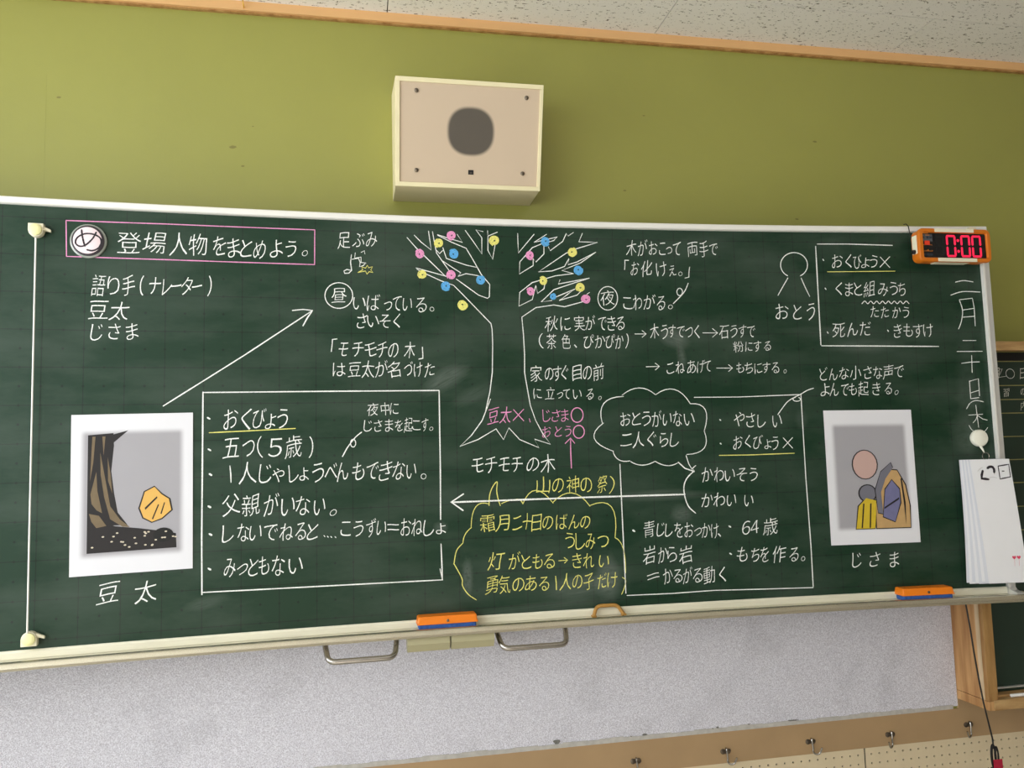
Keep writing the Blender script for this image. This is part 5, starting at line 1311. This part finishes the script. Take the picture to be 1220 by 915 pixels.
def cloth_mat():
    mt, nt, N, L, b = new_mat('speaker_cloth')
    uv = N.new('ShaderNodeUVMap')
    mp = N.new('ShaderNodeMapping'); mp.vector_type = 'TEXTURE'
    mp.inputs['Location'].default_value = (0.505, 0.535, 0); mp.inputs['Scale'].default_value = (1 / 0.451 , 1 / 0.317, 1)
    L.new(uv.outputs[0], mp.inputs[0])
    sp = N.new('ShaderNodeSeparateXYZ'); L.new(mp.outputs[0], sp.inputs[0])
    # the round opening behind the cloth, slightly squared by its four clips
    p4 = lambda s: mathn(N, L, 'POWER', mathn(N, L, 'ABSOLUTE', s), 2.35)
    ln = mathn(N, L, 'POWER', mathn(N, L, 'ADD', p4(sp.outputs[0]), p4(sp.outputs[1])), 1 / 2.35)
    r = N.new('ShaderNodeMapRange'); r.interpolation_type = 'SMOOTHSTEP'
    r.inputs['From Min'].default_value = 0.064; r.inputs['From Max'].default_value = 0.077
    L.new(ln, r.inputs[0])
    mx = N.new('ShaderNodeMix'); mx.data_type = 'RGBA'
    mx.inputs[6].default_value = (*sr(92, 85, 76), 1); mx.inputs[7].default_value = (*sr(206, 186, 162), 1)
    L.new(r.outputs[0], mx.inputs[0])
    L.new(mx.outputs[2], b.inputs['Base Color']); b.inputs['Roughness'].default_value = 0.8
    n = N.new('ShaderNodeTexNoise'); n.inputs['Scale'].default_value = 400
    bp = N.new('ShaderNodeBump'); bp.inputs['Strength'].default_value = 0.15; bp.inputs['Distance'].default_value = 0.001
    L.new(n.outputs[0], bp.inputs['Height']); L.new(bp.outputs[0], b.inputs['Normal'])
    return mt
M['cloth'] = cloth_mat()
g = MB().add([FP(fu, fv, 0.0022), FP(1 - fu * .75, fv, 0.0022), FP(1 - fu * .75, 1 - fv, 0.0022), FP(fu, 1 - fv, 0.0022), FP(fu, fv, 0.0), FP(1 - fu * .75, fv, 0.0), FP(1 - fu * .75, 1 - fv, 0.0), FP(fu, 1 - fv, 0.0)],
             [(0, 1, 2, 3), (4, 7, 6, 5), (0, 4, 5, 1), (1, 5, 6, 2), (2, 6, 7, 3), (3, 7, 4, 0)]).build('front_cloth', M['cloth'], t)
ul = g.data.uv_layers.new(name='UVMap')
uvq = [(fu, fv), (1 - fu, fv), (1 - fu, 1 - fv), (fu, 1 - fv)] * 2
for lp in g.data.loops: ul.data[lp.index].uv = uvq[lp.vertex_index]
tilt = math.atan2(FT - FB, ZT - ZB)
for x, y in ((280, 190), (943, 232), (283, 693), (932, 722)):
    u = (x - 157) / (1045 - 157); v = 1 - (y - 102 - (x - 157) * 0.055) / (690)
    o = MB().lathe([(0.0065, -0.001), (0.0065, 0.003), (0.0035, 0.0046)], 14).build('screw', M['screw'], t, smooth=True)
    o.location = FP(u, v, 0.0022); o.rotation_euler = (-tilt * 1.0, 0, 0)
fbox(0.495, 0.133, 0.531, 0.176, 0.0022, 0.0034, 'badge', 'black')
fbox(0.506, 0.142, 0.520, 0.158, 0.0034, 0.0038, 'badge_mark', 'grille')

# ------------------------------------------------------------------ hooks
def wall_hook(x, z, turn, lab):
    t = thing('wall_hook', lab, 'hook', (x, WALL_Y - 0.006, z), 0, 'steel coat hooks on the tan rail')
    MB().lathe([(0.0085, 0), (0.0085, 0.0025), (0.006, 0.004)], 16, c=(-0.0095, 0, 0)).lathe([(0.0085, 0), (0.0085, 0.0025), (0.006, 0.004)], 16, c=(0.0095, 0, 0)).box((-0.009, -0.0035, -0.006), (0.009, 0, 0.006)).build('mount_plate', M['screw'], t, smooth=True)
    a = turn
    dx, dy = math.sin(a), -math.cos(a)
    pts = [(0, -0.004, 0.011), (0, -0.010, 0.010), (0, -0.012, 0.0), (dx * 0.002, -0.012 + dy * 0.002, -0.022)]
    for k in range(9):
        th = math.radians(180 + 20 * k)
        rr = 0.0125
        c = 0.0125 + rr * math.cos(th)
        pts.append((dx * c * 1.0, -0.012 + dy * c, -0.024 + rr * math.sin(th)))
    pts.append((dx * 0.030, -0.012 + dy * 0.030, -0.014))
    MB().tube(bend(pts, 0.004, 3), 0.0029, 8).build('hook', M['steel'], t, smooth=True)
    return t
wall_hook(1.677, 0.456, 0.9, 'leftmost steel coat hook on the tan rail, near the photo\'s lower edge')
wall_hook(1.985, 0.457, 1.1, 'second steel coat hook from the left on the tan rail, its tip turned right')
wall_hook(2.290, 0.460, 1.1, 'middle one of the five steel coat hooks on the tan rail, tip turned right')
wall_hook(2.588, 0.456, -1.0, 'steel coat hook on the tan rail just right of the pegboard seam, tip turned left')
wall_hook(2.895, 0.462, -1.1, 'rightmost steel coat hook on the tan rail, under the wooden side cabinet')
# little brass cup hook in the ceiling moulding
t = thing('cup_hook', 'small brass cup hook screwed into the ceiling moulding at upper left', 'hook', (0.474, WALL_Y - 0.02, 2.868))
MB().tube(bend([(0, 0, 0), (0.001, -0.012, -0.002), (0.0, -0.020, 0.006), (-0.002, -0.018, 0.022)], 0.006, 4), 0.0022, 8).build('hook', M['brass'], t, smooth=True)

# ------------------------------------------------------------------ side cabinet with the schedule chalkboard
CX0, CX1 = 2.862, 4.25
CYF = 0.050
t = thing('schedule_cabinet', 'oak framed cabinet with dark green ruled schedule board behind the main board\'s right end', 'cabinet', (CX0, WALL_Y, 0.55))
def C(x, y, z): return (x - CX0, y - WALL_Y, z - 0.55)
def cbox(nm, a, b2, mk, bev=0.001): return MB().box(C(*a), C(*b2)).build(nm, M[mk], t, bevel=bev)
cbox('side_panel', (CX0, 0.086, 0.583), (CX0 + 0.018, WALL_Y, 1.785), 'cab_side')
cbox('side_edge', (CX0, 0.068, 0.583), (CX0 + 0.018, 0.086, 1.785), 'cab_light', 0.0)
cbox('lower_side_rail', (CX0, CYF, 0.552), (CX0 + 0.018, WALL_Y, 0.5815), 'cab_side')
cbox('post', (CX0 + 0.0005, CYF, 0.5825), (CX0 + 0.036, 0.068, 1.757), 'cab_post')
cbox('side_panel', (CX1, 0.068, 0.583), (CX1 + 0.018, WALL_Y, 1.757), 'cab_side')
cbox('post', (CX1 - 0.018, CYF, 0.5825), (CX1 + 0.018, 0.068, 1.757), 'cab_post')
cbox('top_rail', (CX0, CYF, 1.757), (CX1 + 0.018, 0.09, 1.789), 'cab_frame')
cbox('bottom_ledge', (CX0 + 0.018, CYF - 0.002, 0.552), (CX1 + 0.018, 0.105, 0.585), 'cab_frame')
cbox('bottom_ledge_strip', (CX0 + 0.036, 0.075, 0.585), (CX1, 0.108, 0.592), 'cab_frame')
cbox('sliding_rail', (CX0 + 0.036, 0.1, 0.603), (CX1, 0.112, 0.608), 'alu')
cbox('top_shade_strip', (CX0 + 0.018, 0.105, 1.728), (CX1, 0.19, 1.757), 'black_soft')  # black strip stands in for the shade under the top rail
cbox('board_panel', (CX0 + 0.018, 0.113, 0.58), (CX1, 0.190, 1.7275), 'schedule_green')
b = MB()
for z in (1.7255, 1.639, 1.589, 1.5405, 1.4575, 1.376, 1.295, 1.212, 1.13, 1.048):
    b.box(C(CX0 + 0.036, 0.112, z - 0.0016), C(CX1, 0.1132, z + 0.0016))
b.build('ruled_lines', M['schedule_line'], t)
def label_text(ch, x, z, size, wk=1.0):
    rg2 = random.Random(1)
    pts, fs = glyph_pts(ch, size, wk, rg2)
    bb = MB(); k = 0
    bb.v = [C(x + px__, 0.1115, z + pz__) for px__, pz__ in pts]; bb.f = list(fs)
    return bb.build('printed_letter', M['schedule_letter'], t, fix=False)
label_text('月', 3.047, 1.683, 0.043, 0.8); label_text('日', 3.158, 1.683, 0.043, 0.8)
label_text('習', 3.083, 1.614, 0.030); label_text('の', 3.152, 1.617, 0.030, 0.9); label_text('内', 3.150, 1.566, 0.032, 0.9)
b = MB()
def plane_put(pts, fs):
    k = len(b.v); b.v.extend(C(x, 0.112, z) for x, z in pts); b.f.extend(tuple(i + k for i in q) for q in fs)
qq = lambda x, y: (3.069 + (x - 1015) / 8.714 * 0.00296, 1.684 - (y - 235) / 8.714 * 0.0030)
for pts in ([(995, 195), (1032, 192), (1005, 240), (972, 283), (1075, 268)], ):
    ribbon(b, [qq(*p) for p in pts], 0.0016, put=plane_put)
ribbon(b, [qq(1125 + 52 * math.cos(a), 243 + 50 * math.sin(a)) for a in [2 * math.pi * k / 20 for k in range(21)]], 0.0016, put=plane_put)
b.build('chalk_number', CH['w'], t, fix=False)

tag(MB().tube([(2.958, 0.062, 0.5915), (3.04, 0.060, 0.5915)], 0.0055, 12).build('chalk_stick', M['chalk_stick'], None, smooth=True), 'white chalk stick on the oak ledge of the side cabinet', 'chalk')

# ------------------------------------------------------------------ black cord with its bundle
t = thing('power_cord', 'thin black cord hanging below the tray, bundled by a crimson strap', 'cord', (2.75, -0.02, 0.45))
K = lambda x, y, z: (x - 2.75, y + 0.02, z - 0.45)
MB().tube([K(2.716, -0.030, 0.955), K(2.722, -0.045, 0.925), K(2.727, -0.05, 0.85), K(2.734, -0.05, 0.775), K(2.744, -0.05, 0.69), K(2.755, -0.05, 0.615), K(2.768, -0.05, 0.55), K(2.777, -0.05, 0.505), K(2.778, -0.05, 0.475)], 0.0026, 8).build('cord', M['cord'], t, smooth=True)
for i, (dx, dy) in enumerate(((-0.006, 0), (0.0, 0.004), (0.006, 0.0), (0.002, -0.006))):
    loop = [K(2.781 + dx + 0.0075 * math.sin(a) * (1 - 0.1 * i), -0.05 + dy, 0.452 + (0.036 - 0.004 * i) * math.cos(a)) for a in [2 * math.pi * k / 20 for k in range(21)]]
    MB().tube(loop, 0.0026, 8).build('cord_loop', M['cord'], t, smooth=True)
MB().prism([K(2.765, 0, 0.417)[0::2], K(2.797, 0, 0.417)[0::2], K(2.797, 0, 0.446)[0::2], K(2.765, 0, 0.446)[0::2]], -0.020 - 0.02, -0.05 + 0.008).build('crimson_strap', M['velcro'], t, bevel=0.003)
MB().box(K(2.770, -0.060, 0.372), K(2.794, -0.038, 0.417)).build('plug', M['black'], t, bevel=0.004)
